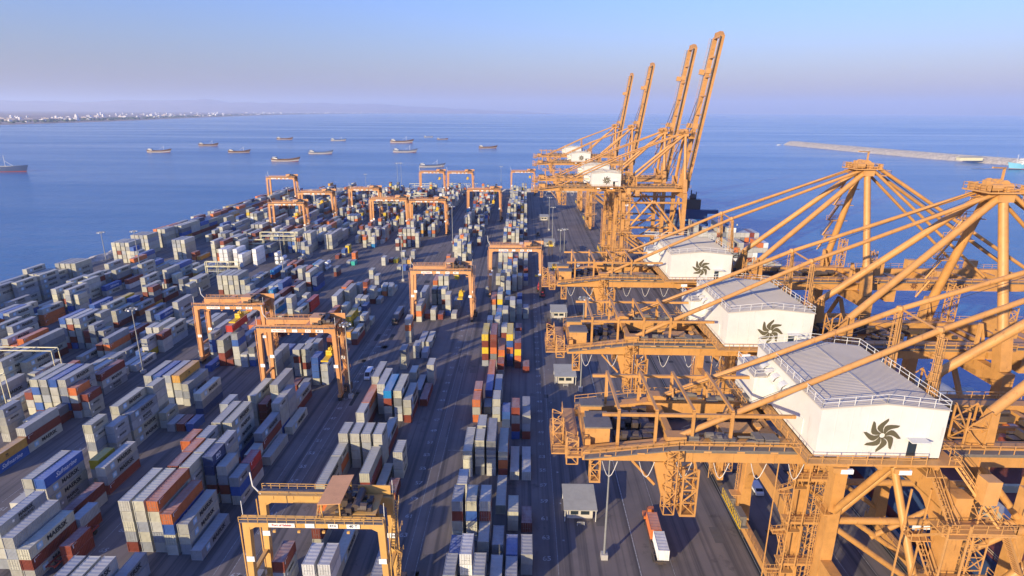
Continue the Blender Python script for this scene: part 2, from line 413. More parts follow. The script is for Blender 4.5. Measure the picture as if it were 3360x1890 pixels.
# town along the shore: pale blocks, and a belt of palms as one mass
rnd = random.Random(11)
tb = []
for v in range(4):
    t = MB(); w, d, h = ((40,24,13),(26,26,20),(70,22,9),(22,20,30))[v]
    t.box(-w/2,-d/2,0,w/2,d/2,h); t.box(-w/2+2,-d/2+2,h,w/2-2,d/2-2,h+.8); t.box(-w*.2,-d*.2,h+.8,w*.05,d*.2,h+4)
    t.k = 1
    for k in range(int(h//4)):
        for c in range(int(w//5)): t.box(-w/2+2+c*5,-d/2-.15,1.4+k*4,-w/2+4.4+c*5,-d/2+.1,3.3+k*4)
    tb.append(t.mesh('town_building', [M['town'] if v != 2 else M['town2'], M['glass']]))
def coast_x(y):
    for (x0, y0), (x1, y1) in zip(coast, coast[1:]):
        if y0 <= y <= y1: return x0+(x1-x0)*(y-y0)/(y1-y0)
    return coast[-1][0]
for i in range(295):
    y = 4200+ (rnd.random()**1.4)*31000; dd = 250+rnd.random()**1.3*(900+y*.14); x = coast_x(y)-dd
    o = link('town_building', rnd.choice(tb), None, (x, y, -3+min(6, dd*.05)+dd*.0035-.5), rnd.uniform(-.5,.5)); s_ = rnd.uniform(.35,.9)*(1+y/22000); o.scale = (s_, s_, s_*rnd.uniform(.7,1.1))
    tag(o, 'small pale building of the hazy town along the far shore', 'building', 'buildings of the town on the far shore')
pb = MB()
for i in range(1500):
    y = 3300+rnd.random()**1.5*30000; dd = 120+rnd.random()*(260+y*.05); x = coast_x(y)-dd; s_ = rnd.uniform(6,16)
    z = -3+min(6, dd*.05)+dd*.0035; h = rnd.uniform(.4,.9)*s_
    pb.quadbox([(x-s_,y-s_,z),(x+s_,y-s_*.8,z),(x+s_*.9,y+s_,z),(x-s_,y+s_*.8,z),(x-s_*.6,y-s_*.6,z+h),(x+s_*.5,y-s_*.6,z+h*.8),(x+s_*.6,y+s_*.6,z+h),(x-s_*.5,y+s_*.6,z+h*.9)])
tag(pb.build('palm_groves', M['palm']), kind='stuff')

# ------------------------------------------------------------------ ship-to-shore cranes
# local frame: x seaward from the landside rail, y along the quay, z up
C_ = M['crane']; CR = M['crane2']
def petal_emblem(R, z=.0):
    b = MB(); n = 7
    for k in range(8):
        a = 2*math.pi*k/8+.05; L = []; Rr = []
        for i in range(n):
            t = i/(n-1); r = R*(.14+.86*t); c = .42*math.sin(math.pi*1.35*t)-.16*t     # S-curved spine
            w = R*.165*math.sin(math.pi*(t*.86+.07))**.75*(1 if i < n-1 else .25)
            for lst, sg in ((L, 1), (Rr, -1)):
                px = r; py = R*c*.42+sg*w
                lst.append((px*math.cos(a)-py*math.sin(a), px*math.sin(a)+py*math.cos(a), 0))
        for i in range(n-1):
            b.poly([Rr[i], Rr[i+1], L[i+1], L[i]], (0,0,.03))
    return b
EMB = petal_emblem(2.15).mesh('emblem', M['emblem'])
def girder_pair(b, x0, x1, taper=None):
    for s in (-1, 1):
        ya, yb = (s*6.2, s*4.7) if s < 0 else (s*4.7, s*6.2)
        if taper:
            b.poly([(x0,ya,50.6),(x1,ya,50.4),(x1,ya,53.2),(x0+11.5,ya,53.2),(x0,ya,51.7)], (0,yb-ya,0))
        else: b.box(x0, ya, 50.4, x1, yb, 53.2)
def machine_clutter(b, rnd, x0, x1, y0, y1, z, n, hmax=1.6):
    for _ in range(n):
        x = rnd.uniform(x0, x1); y = rnd.uniform(y0, y1); w = rnd.uniform(.25,.9); d = rnd.uniform(.25,.9); h = rnd.uniform(.3, hmax)
        if rnd.random() < .5: b.box(x-w, y-d, z, x+w, y+d, z+h)
        else: b.tube((x-w, y, z+h*.5), (x+w, y, z+h*.5), h*.45, 8)
def lattice(b, x0, y0, x1, y1, z0, z1, w=.14):
    for x in (x0, x1):
        for y in (y0, y1): b.beam((x,y,z0),(x,y,z1), w)
    z = z0; k = 0; st = max(1.6, x1-x0)
    while z < z1-.2:
        zn = min(z+st, z1)
        for y in (y0, y1):
            b.beam((x0,y,z),(x1,y,z), w*.8); b.beam((x0 if k else x1,y,z),(x1 if k else x0,y,zn), w*.7)
        for x in (x0, x1):
            b.beam((x,y0,z),(x,y1,z), w*.8); b.beam((x,y0 if k else y1,z),(x,y1 if k else y0,zn), w*.7)
        z = zn; k = 1-k
def cage_ladder(b, x, y, z0, z1, r=.45):
    for s in (-.25, .25): b.beam((x+s,y,z0),(x+s,y,z1), .07)
    z = z0
    while z < z1: b.beam((x-.25,y,z),(x+.25,y,z), .05); z += .6
    z = z0+1.5
    while z < z1:
        for k in range(6):
            a0 = math.pi*k/5; a1 = math.pi*(k+1)/5
            if k < 5: b.beam((x+r*math.cos(a0), y-r*1.6*math.sin(a0), z),(x+r*math.cos(a1), y-r*1.6*math.sin(a1), z), .06)
        z += 1.1
    for k in range(1, 5):
        a0 = math.pi*k/5; b.beam((x+r*math.cos(a0), y-r*1.6*math.sin(a0), z0+1.5),(x+r*math.cos(a0), y-r*1.6*math.sin(a0), z1), .05)

def make_crane(up, label, full=True):
    rnd = random.Random(4)
    root = thing('ship_to_shore_crane', label, 'quay crane', (0,0,0), 0, 'ship to shore cranes along the quay')
    P = lambda b, n, m=C_, sm=None: b.build(n, m, root, sm)
    # legs, haunched against the portal beams
    for x in (0, 30.5):
        for s in (-1, 1):
            b = MB(); b.beam((x,s*11.5,2.6),(x,s*11.5,13), 2.6, 2.3, 1.9, 1.9); b.beam((x,s*11.5,12.9),(x,s*11.5,50.4), 1.9, 1.9)
            b.poly([(x-.85,s*10.6,19),(x-.85,s*10.6,11),(x-.85,s*9.4,15.6),(x-.85,s*7.2,18.1),(x-.85,s*4.5,19)], (1.7,0,0))
            if x == 0: b.poly([(x-.8,s*10.6,47.6),(x-.8,s*10.6,41.5),(x-.8,s*9.4,44.8),(x-.8,s*7.6,46.6),(x-.8,s*5.5,47.6)], (1.6,0,0))
            if x == 0:
                b.rail([(x-1.9,s*11.5-1.6,31),(x-1.9,s*11.5+1.6,31)]); b.box(x-2.1,s*11.5-1.7,30.8,x-.9,s*11.5+1.7,31)
            P(b, 'leg')
        b = MB().box(x-.9,-10.7,18.9,x+.9,10.7,21.7); P(b, 'portal_beam')
        b = MB().box(x-.8,-10.7,47.5,x+.8,10.7,50.3); P(b, 'top_portal_beam')
        b = MB().box(x-.75,-14.5,1.7,x+.75,14.5,3.3)
        b.rail([(x-.7,-14,3.3),(x-.7,14,3.3)], 1.1, 2)
        sb = P(b, 'sill_beam')
        for s in (-1, 1):
            w = MB()
            for k in (-3, -1, 1, 3):
                w.tube((x-.35, s*11.5+k*.95, .5),(x+.35, s*11.5+k*.95, .5), .46, 12)
            w.box(x-.55, s*11.5-3.6, .75, x+.55, s*11.5+3.6, 1.2); w.poly([(x-.4,s*11.5-3,1.2),(x-.4,s*11.5+3,1.2),(x-.4,s*11.5+.6,1.75),(x-.4,s*11.5-.6,1.75)], (.8,0,0))
            w.build('bogie', M['dark'], sb)
    # tubular bracing on both frames
    for s in (-1, 1):
        y = s*11.5
        for p, q, r in (((.9,28.7),(29.6,28.7),.72),((.9,30),(15,46.6),.68),((29.6,30),(15.6,46.6),.68),((.9,27.4),(29.7,6.5),.62),((.9,45.6),(29.6,45.6),.7),((29.7,27.2),(14,17),.6)):
            b = MB().pipe((p[0],y,p[1]),(q[0],y,q[1]), r*.82, 14); P(b, 'bracing_tube', C_, 40)
    for x in (0, 30.5):
        b = MB().tube((x,-10.8,31),(x,-.4,46.4), .5, 12); P(b, 'bracing_tube', C_, 40)
        b = MB().tube((x,10.8,31),(x,.4,46.4), .5, 12); P(b, 'bracing_tube', C_, 40)
    # main girder with its walkways
    g = MB(); girder_pair(g, -42.5, 31, True)
    for x in (-41.8, -31, -18, -6, 6, 18, 30): g.box(x-.4, -4.7, 51.2, x+.4, 4.7, 52.6)
    for s in (-1, 1):
        for i in range(12): x = -29+i*5; g.box(x-.06, s*6.2-(.05 if s < 0 else 0), 50.5, x+.06, s*6.2+(.05 if s > 0 else 0), 52.7)
    G = P(g, 'girder')
    for s in (-1, 1): MB().box(-30, s*6.28-.06, 51.9, 29, s*6.28+.06, 52.15).build('cable_tray', M['grate'], G)
    # yellow edged service gantry beside the landside sill
    b = MB(); b.box(-3.0,4.5,5.6,-1.3,16.5,5.8); b.box(-2.9,5.2,5.8,-1.5,9.0,8.0); b.box(-2.9,12,5.8,-1.5,15.5,7.6); P(b, 'switchgear_box', M['grate'])
    b = MB(); b.rail([(-3.0,4.5,5.8),(-3.0,16.5,5.8)], 1.6, 1.0); b.beam((-3.0,4.5,5.6),(-3.0,16.5,5.6), .3); P(b, 'service_railing', M['yel'])
    for s in (-1, 1):
        w = MB(); ya, yb = sorted((s*6.25, s*7.3)); w.box(-31, ya, 52.75, 30, yb, 52.9)
        w.poly([(-42.4,ya,51.35),(-31,ya,52.75),(-31,ya,52.9),(-42.4,ya,51.5)], (0,yb-ya,0))
        w.build('walkway', M['grate'], G)
    for s in (-1, 1):
        w = MB(); w.rail([(0,s*7.25,52.9),(30,s*7.25,52.9)]); w.build('railing', CR, G)
        w = MB(); w.rail([(-42.4,s*7.25,51.5),(-31,s*7.25,52.9),(-16.6,s*7.25,52.9)])
        for i in range(7): w.box(-40+i*4, s*7.3-.03, 52.2+min(.7,(i)*.35)-.35, -39.1+i*4, s*7.3+.03, 52.4+min(.7,i*.35)-.35)
        w.build('railing', CR, G)
    for i in range(0, 11, 2):                 # festoon loops hung under the girder
        w = MB(); x = -40+i*2.3; pr = None
        for k in range(7):
            t = k/6; p = Vector((x+1.9*t, -6.0, 50.35-2.2*math.sin(math.pi*t)))
            if pr is not None: w.tube(pr, p, .05, 5)
            pr = p
        w.build('festoon_cable', M['cable'], G)
    # rear end platform
    b = MB(); b.box(-46.2,-3.4,49.6,-42.6,3.4,49.8); b.box(-44.4,-6.2,50.9,-42.6,6.2,51.1)
    b.rail([(-42.8,-3.4,49.8),(-46.1,-3.4,49.8),(-46.1,3.4,49.8),(-42.8,3.4,49.8)]); b.rail([(-44.3,-6.1,51.1),(-44.3,6.1,51.1)]); b.rail([(-44.3,-6.1,51.1),(-42.6,-6.1,51.1)])
    lattice(b, -44.4, -5.6, -43.0, -4.2, 49.6, 53.4); lattice(b, -45.9, -1.2, -44.6, 1.2, 49.8, 53.6)
    P(b, 'rear_platform', CR)
    b = MB(); b.box(-42.0,-3.9,51.2,-38.9,-1.9,53.9); b.box(-42.0,2.2,51.2,-39.2,3.9,53.6); b.k = 1
    b.box(-41.6,-1.4,51.2,-38.6,1.4,53.3); b.box(-42.1,-4.3,53.9,-38.7,-1.7,54.1); b.box(-42.1,2.0,53.6,-39.0,4.1,53.8)
    P(b, 'electrical_cabinet', [CR, M['grate']])
    b = MB(); machine_clutter(b, rnd, -37.5, -33.5, -3.6, 3.6, 51.4, 30, 1.7); b.box(-38.4,-4.6,51.0,-16.5,4.6,51.3)
    for y in (-3.1, 3.1): b.box(-38,y-.25,51.3,-16.5,y+.25,51.7)
    P(b, 'trolley_winch', M['dark'])
    # goal-post frames over the trolley runway
    b = MB()
    for x in (-38.2,-33.6,-29.1,-24.4):
        for y in (-5.6, 5.6): b.beam((x,y,52.2),(x,y,57.2), .34)
        b.beam((x,-5.6,57.2),(x,5.6,57.2), .34); b.beam((x,5.6,57.2),(x+.0,4.3,54), .2)
    for y in (-5.5, 5.5): b.beam((-40.2,y,56.6),(-16.8,y,56.6), .38)
    P(b, 'trolley_frame')
    b = MB(); b.beam((-25,-2,51.4),(-22,2.4,54),.5); b.box(-24.5,-3.2,51.4,-20.5,-.6,53); machine_clutter(b, rnd, -24,-18,-3,3,51.4,10)
    b.tube((-28,-2.2,51.9),(-17,-2.2,51.9),.35,8); P(b, 'rope_drum', CR)
    b = MB(); machine_clutter(b, rnd, -30, -17, -6.0, -4.9, 53.2, 16, .9); machine_clutter(b, rnd, -30, -17, 4.9, 6.0, 53.2, 16, .9)
    P(b, 'girder_equipment', M['grate'])
    b = MB(); b.box(-16.4,-4.6,51.3,30,-3.4,52.2); b.box(-16.4,3.4,51.3,30,4.6,52.2); machine_clutter(b, rnd, 1, 29, -4.4, 4.4, 52.2, 34, 1.4); P(b, 'rope_deck', M['dark'])
    # lattice service towers hung under the girder
    for s in (-1, 1):
        b = MB(); lattice(b, -30.2, s*6.6-.9, -28.4, s*6.6+.9, 43.8, 50.3, .2); b.box(-30.3,s*6.6-1,43.6,-28.3,s*6.6+1,43.8)
        b.poly([(-33.6,s*5.5-.5,50.3),(-31.0,s*5.5-.5,50.3),(-31.0,s*5.5-.5,44),(-32.1,s*5.5-.5,44.6)], (0,1,0))
        lattice(b, -32.3, s*6.7-.8, -31.0, s*6.7+.8, 43.8, 52.8, .12)
        b.beam((-36.2,s*5.5,50.2),(-33.2,s*5.5,46.8), .3); P(b, 'hanging_service_tower')
    b = MB(); lattice(b, -41.4, -5.9, -40.2, -4.7, 47.4, 50.4, .14); b.box(-41.5,-6,47.2,-40.1,-4.6,47.4); P(b, 'inspection_cage', CR)
    # machinery house
    h = MB(); h.poly([(-15.7,-9,53.4),(-1.3,-9,53.4),(-1.3,-9,59.5),(-8.5,-9,60.2),(-15.7,-9,59.5)], (0,19.3,0)); h.box(-18.4,3.8,53.4,-15.65,10.3,57.4)
    for i in range(1, 8): h.box(-15.7+i*1.8-.02,-9.03,53.4,-15.7+i*1.8+.02,-8.9,59.45)
    H_ = P(h, 'machinery_house', M['white'])
    b = MB()
    for s, xa, xb in ((0,-15.85,-8.5),(1,-8.5,-1.15)):
        za, zb = (59.5,60.24) if s == 0 else (60.24,59.5)
        b.quadbox([(xa,-9.1,za-.0),(xb,-9.1,zb-.0),(xb,10.4,zb-.0),(xa,10.4,za-.0),(xa,-9.1,za+.14),(xb,-9.1,zb+.14),(xb,10.4,zb+.14),(xa,10.4,za+.14)])
    b.quadbox([(-18.5,3.7,57.4),(-15.86,3.7,57.7),(-15.86,10.4,57.7),(-18.5,10.4,57.4),(-18.5,3.7,57.52),(-15.86,3.7,57.82),(-15.86,10.4,57.82),(-18.5,10.4,57.52)])
    for i in range(48):
        y = -9+i*.4
        for xa, za, xb, zb in ((-15.8,59.635,-8.55,60.37),(-8.45,60.37,-1.2,59.635)): b.beam((xa,y,za+.02),(xb,y,zb+.02), .07, .05)
    b.beam((-8.5,-9.1,60.41),(-8.5,10.4,60.41), .3, .06)
    b.build('roof', M['roofg'], H_)
    b = MB(); b.rail([(-15.7,-8.95,59.65),(-8.5,-8.95,60.38),(-1.3,-8.95,59.65),(-1.3,10.2,59.65),(-8.5,10.2,60.38),(-15.7,10.2,59.65),(-15.7,-8.95,59.65)], 1.1, 2.0, .03)
    b.rail([(-18.4,3.8,57.5),(-18.4,10.3,57.5)], 1.0, 2, .03); b.rail([(-18.4,3.8,57.5),(-15.8,3.8,57.7)], 1.0, 2, .03)
    b.build('roof_railing', M['wrail'], H_)
    e = link('emblem', EMB, H_, (-8.4, -9.04, 56.3)); e.rotation_euler = (rad(90), 0, 0)
    for y in (2.6, 4.4, 6.2, 0.2):
        b = MB(); n = 7; x = -15.7
        for k in range(n):
            a0 = math.pi*k/n/1.6; a1 = math.pi*(k+1)/n/1.6
            if y > 3.4: x = -15.7
            b.quadbox([(x-1.0*math.sin(a0)-.02,y-.62,58.0+.9*math.cos(a0)-.5),(x-1.0*math.sin(a1),y-.62,58.0+.9*math.cos(a1)-.5),(x-1.0*math.sin(a1),y+.62,58.0+.9*math.cos(a1)-.5),(x-1.0*math.sin(a0)-.02,y+.62,58.0+.9*math.cos(a0)-.5),
                       (x-1.0*math.sin(a0)-.02,y-.62,58.06+.9*math.cos(a0)-.5),(x-1.0*math.sin(a1),y-.62,58.06+.9*math.cos(a1)-.5),(x-1.0*math.sin(a1),y+.62,58.06+.9*math.cos(a1)-.5),(x-1.0*math.sin(a0)-.02,y+.62,58.06+.9*math.cos(a0)-.5)])
        for s in (-1, 1): b.poly([(x,y+s*.62,58.4),(x-.6,y+s*.62,58.1),(x-1,y+s*.62,57.3),(x,y+s*.62,56.9)], (0,.03,0))
        b.build('vent_hood', M['white'], H_)
    b = MB(); b.box(-5.2,-9.05,53.5,-4.2,-8.98,55.7); d = b.build('door', M['glass'], H_)
    b = MB(); b.box(-3.9,-9.06,54.0,-2.6,-8.99,55.2)
    for i in range(6): b.box(-3.9,-9.1,54.05+i*.19,-2.6,-9.03,54.13+i*.19)
    b.build('louvre', M['wrail'], H_)
    b = MB(); b.box(-5.6,-10.2,55.95,-3.4,-9.02,56.05); b.build('door_canopy', M['white'], H_)
    b = MB(); b.box(-15.78,-5.4,54.2,-15.68,-4.4,56.2); b.build('side_door', M['wrail'], H_)
    # house platform
    b = MB(); b.box(-17.2,-10.4,53.05,0.4,-9.05,53.3); b.box(-17.2,-9.05,53.05,-15.75,3.7,53.3); b.box(-19.6,2.6,53.05,-18.5,11.4,53.3); b.box(-1.2,-9.05,53.05,.4,11.4,53.3)
    for x in (-15,-8.5,-2): b.box(x-.25,-10,52.4,x+.25,10.5,53.04)
    for x in (-13.4,-6.4): b.box(x-.8,-10.7,52.3,x+.8,-10.42,52.9)
    P(b, 'house_platform')
    b = MB(); b.rail([(-17.1,2.5,53.3),(-17.1,-10.3,53.3),(-3.6,-10.3,53.3)]); b.rail([(-1,-10.3,53.3),(.3,-10.3,53.3),(.3,11.3,53.3)]); b.rail([(-19.5,11.3,53.3),(-19.5,2.7,53.3)])
    P(b, 'platform_railing', CR)
    for x in (-12.6,-6.0): P(MB().box(x-.7,-10.75,52.2,x+.7,-10.45,52.75), 'floodlight', M['sign'])
    # stair tower and lift on the near landside leg
    b = MB(); z = 3.4; k = 0
    while z < 49:
        y0, y1 = (-14.6, -9.6) if k % 2 == 0 else (-9.6, -14.6)
        b.stair((-2.0-.9*(k % 2), y0, z), (-2.0-.9*(k % 2), y1, z+4.4), .8)
        b.box(-3.4, y1-.9, z+4.3, -1.0, y1+.9, z+4.42); b.rail([(-3.4,y1-.9,z+4.4),(-3.4,y1+.9,z+4.4)])
        z += 4.4; k += 1
    for x in (-3.4,-1.1):
        for y in (-15.4,-8.8): b.beam((x,y,3),(x,y,49), .16)
    P(b, 'stair_tower', CR)
    b = MB(); lattice(b, 1.4, -13.2, 3.2, -11.4, 3.5, 50, .12); b.box(1.5,-13.1,34,3.1,-11.5,36.6); b.box(1.5,-13.1,50,3.1,-11.5,53)
    P(b, 'lift_shaft', CR)
    for z in (13.5, 22.4, 31.2, 40.0, 47.4):
        b = MB(); b.box(-3.6,-14.8,z,4.6,-12.6,z+.18); b.rail([(-3.6,-14.8,z+.18),(4.5,-14.8,z+.18),(4.5,-12.6,z+.18)], 1.1, 1.6); b.box(-3.6,-14.85,z-.25,4.6,-14.75,z)
        P(b, 'landing', CR)
    b = MB(); b.stair((3.6,-13.6,47.6),(.2,-9.8,53.1), .9); b.stair((8.4,-12.4,40.1),(3.9,-13.7,47.5), .9); b.box(5.4,-14.4,49.4,7.4,-12.6,52.4); b.rail([(4.6,-14.8,49.4),(10,-14.8,49.4),(10,-11,49.4)])
    P(b, 'access_stair', CR)
    b = MB(); b.box(-3.2,10.5,9.5,-1.1,12.6,9.7); cage_ladder(b, -1.5, 12.8, 3, 31); b.box(.2,12.6,30,1.6,13.6,48); P(b, 'cage_ladder', CR)
    # sign board on the portal beam
    sg = MB().box(20.6,-12.4,19.6,29.4,-12.25,22.0).build('sign_board', M['sign'], root)
    for tt, sz, x, z in (('SINGLE CONTAINER',.72,21.0,21.4),('TWIN LOCK CONTAINER',.62,21.0,20.6),('40\n50',.62,28.1,21.0)):
        MB().merge(text_mesh(tt, sz, .015), frame((x,-12.42,z),(1,0,0),(0,0,1))).build('lettering', M['ink'], sg)
    # A-frame
    for s in (-1, 1):
        b = MB(); b.beam((30.5,s*10.6,50.3),(30.5,s*9.1,56.9), 1.9, 1.9); P(b, 'mast_foot')
        b = MB().pipe((30.5,s*9.1,56.5),(31,s*1.6,78.6), 1.0*.80, 16, .72); P(b, 'mast', C_, 40)
        b = MB().pipe((6.6,s*5.2,57.4),(30.4,s*1.7,78.4), .62, 16); P(b, 'rear_mast_strut', C_, 40)
        b = MB(); b.poly([(4.4,s*5.2-.45,53.2),(7.6,s*5.2-.45,53.2),(7.4,s*5.2-.45,57.6),(6.4,s*5.2-.45,57.8)], (0,.9,0)); lattice(b, 3.2, s*5.2-1.2, 5.8, s*5.2+1.2, 53.2, 58.0, .18); P(b, 'strut_foot')
        b = MB().pipe((-31.0,s*5.3,53.4),(-.7,s*3.9,67.4), .37, 14, None, 9); P(b, 'backstay', C_, 40)
        b = MB().pipe((-.7,s*3.9,67.4),(30.2,s*1.9,79.2), .35, 14, None, 9); b.sphere((-.7,s*3.9,67.4), .55); P(b, 'backstay', C_, 40)
        b = MB(); b.beam((-.5,s*3.95,67),(.6,s*4.4,53.2), .5); cage_ladder(b, -1.0, s*4.3-.4, 53.3, 67, .55); P(b, 'stay_post', CR)
        b = MB().box(-32.3,s*5.45-.8,53.15,-29.9,s*5.45+.8,54.0); P(b, 'stay_anchor')
    b = MB().tube((-.7,-3.9,67.3),(-.3,3.9,67.3), .16, 8); P(b, 'stay_spacer')
    b = MB()                                   # zigzag stair up the far mast
    for k in range(5):
        t0 = k/5; t1 = (k+1)/5; p = Vector((30.5,9.1,57)).lerp(Vector((31,1.6,78)), t0); q = Vector((30.5,9.1,57)).lerp(Vector((31,1.6,78)), t1)
        b.stair((p.x-2.8,p.y+.6,p.z),(q.x-1.6,q.y+.6,q.z), .7); b.box(q.x-2.9,q.y-.5,q.z-.06,q.x+1.5,q.y+1.6,q.z+.06); b.rail([(q.x-2.9,q.y+1.6,q.z),(q.x+1.5,q.y+1.6,q.z)])
    P(b, 'mast_stair', CR)
    b = MB(); b.box(27.4,-3.4,79.1,33.6,3.4,79.35); b.box(33.4,-2.6,77.6,36.0,2.6,77.8); b.box(29.6,-2.7,77.6,32.2,2.7,79.1)
    b.rail([(27.5,-3.3,79.35),(33.5,-3.3,79.35),(33.5,3.3,79.35),(27.5,3.3,79.35),(27.5,-3.3,79.35)], 1.1, 1.2); b.rail([(33.6,-2.6,77.8),(36,-2.6,77.8),(36,2.6,77.8)], 1.1, 1.2)
    machine_clutter(b, rnd, 28.2, 33.2, -2.8, 2.8, 79.35, 22, 1.9)
    for y in (-1.8,-.6,.6,1.8): b.tube((30.6,y-.16,80.3),(30.6,y+.16,80.3), .95, 14)
    b.beam((31.4,0,79.4),(31.4,0,83.2), .3); b.beam((31.6,0,83.1),(28.2,-1.5,83.3), .22)
    P(b, 'apex_platform', CR)
    for s in (-1, 1):
        b = MB(); b.beam((28.2,s*7,53.0),(28.2,s*7,57.5),.5); b.beam((29.6,s*7,53.0),(28.4,s*7,57.2),.35); b.rail([(26,s*8.6,53),(34,s*8.6,53)]); b.box(26,s*7.3,52.8,34,s*8.7,53); lattice(b, 32.0, s*6.8-.8, 33.4, s*6.8+.8, 53.2, 60.5, .16); P(b, 'hinge_tower', CR)
    # boom: built lying level, then swung about its hinge
    Bm = MB(); HXX, HZ = 32.2, 51.6
    L = 44 if not up else 74
    for s in (-1, 1):
        ya, yb = sorted((s*6.2, s*4.8)); Bm.box(31.4, ya, 50.4, 31.4+L, yb, 53.0 if not up else 52.5)
    for i in range(int(L//9)+1): x = 33+i*9; Bm.box(x-.35,-4.8,51.4,x+.35,4.8,52.4)
    Bm.poly([(31.4+L,-6.2,50.4),(31.4+L,6.2,50.4),(33.4+L,4,51),(33.4+L,-4,51)], (0,0,1.6))
    boom = Bm.build('boom', C_)
    for s in (-1, 1):
        ya, yb = sorted((s*6.25, s*7.2)); MB().box(33, ya, 52.6, 31+L, yb, 52.75).build('boom_walkway', M['grate'], boom)
        MB().rail([(33,s*7.15,52.75),(31+L,s*7.15,52.75)], 1.1, 2.2).build('boom_railing', CR, boom)
        for x in (31.4+L*.43, 31.4+L*.78): MB().box(x-1.2,s*5.5-.9,53,x+1.2,s*5.5+.9,55.4).build('stay_bracket', CR, boom)
    tx = MB(); tx.merge(text_mesh('Port of Salalah', 1.9, .01), frame((46.4,-6.23,51.65),(1,0,0),(0,0,1)))
    tx.build('lettering', M['brownink'], boom)
    tx = MB(); tx.merge(EMB, Matrix.Translation((44.4,-6.22,51.65)) @ Matrix.Rotation(rad(90), 4, 'X') @ Matrix.Scale(.45, 4)); tx.build('emblem', M['brownink'], boom)
    if up:
        boom.location = (HXX, 0, HZ)
        ang = rad(-81.5)
        for o in [boom]+list(boom.children): o.data.transform(Matrix.Translation((-HXX, 0, -HZ)))
        boom.rotation_euler = (0, ang, 0)
        boom.parent = root
        tip = Matrix.Translation((HXX,0,HZ)) @ Matrix.Rotation(ang, 4, 'Y')
        for s in (-1, 1):
            for fr in (.58, .60):
                q = tip @ Vector((L*fr, s*4.5, 2)); P(MB().tube((31, s*1.6, 79), q, .07, 5), 'hoist_rope', M['rope'])
        for s in (-1, 1): P(MB().tube((33,s*3.6,79.6), tip @ Vector((L*.42, s*5, 3.2)), .22, 6), 'folded_forestay')
        lk = MB().box(32,-1.4,76.4,tip.to_translation().x+3.6,1.4,77.6); P(lk, 'boom_latch')
    else:
        boom.parent = root
        for s in (-1, 1):
            b = MB().tube((32,s*2.2,79.0),(62,s*4.6,53.6), .34, 10); P(b, 'forestay', C_, 40)
            b = MB().tube((33.2,s*2.6,79.4),(75,s*5,53.6), .42, 10); P(b, 'forestay', C_, 40)
        for s in (-1, 1):
            for k in (0, .5): P(MB().tube((33,s*1.2+k,80.2),(74.6,s*4+k,54), .05, 5), 'hoist_rope', M['rope'])
            P(MB().tube((-30,s*4.6,54.4),(30,s*1.2,79.6), .04, 4), 'hoist_rope', M['rope'])
        b = MB(); b.box(38,-4.4,51.2,44,4.4,52.2); b.box(40,-3.4,46.6,42.2,-1.0,49.8); b.beam((41,-2.2,49.8),(41,-2.2,51.3), .4); b.box(36.4,-3,53.2,38.4,3,56.4)
        P(b, 'trolley_and_cab', CR)
    return root
CR_SPEC = [(70.2,50.0,1.0,0,'nearest orange quay crane, white machinery house with its roof rails seen close up'),
           (103.7,50.4,1.0,0,'orange quay crane second from the camera, boom lowered over the sea'),
           (145.9,50.8,1.0,0,'farthest of the orange quay cranes with a lowered boom'),
           (320,51.5,1.04,1,'nearest orange quay crane with raised boom, tallest in the group of four'),
           (368,52.0,1.03,1,'orange quay crane with raised boom, second of the four raised ones'),
           (485,53.2,1.02,1,'orange quay crane with raised boom, third of the four raised ones'),
           (575,54.0,1.0,1,'farthest orange quay crane with raised boom, smallest against the sea')]
protos = {}
for y, x, sc, up, lab in CR_SPEC:
    if up not in protos: c = protos[up] = make_crane(up, lab)
    else: c = dup(protos[up])
    c.location = (x, y, (1-sc)*19.3 if sc > 1 else 0); c.scale = (sc, sc, sc); c['label'] = lab

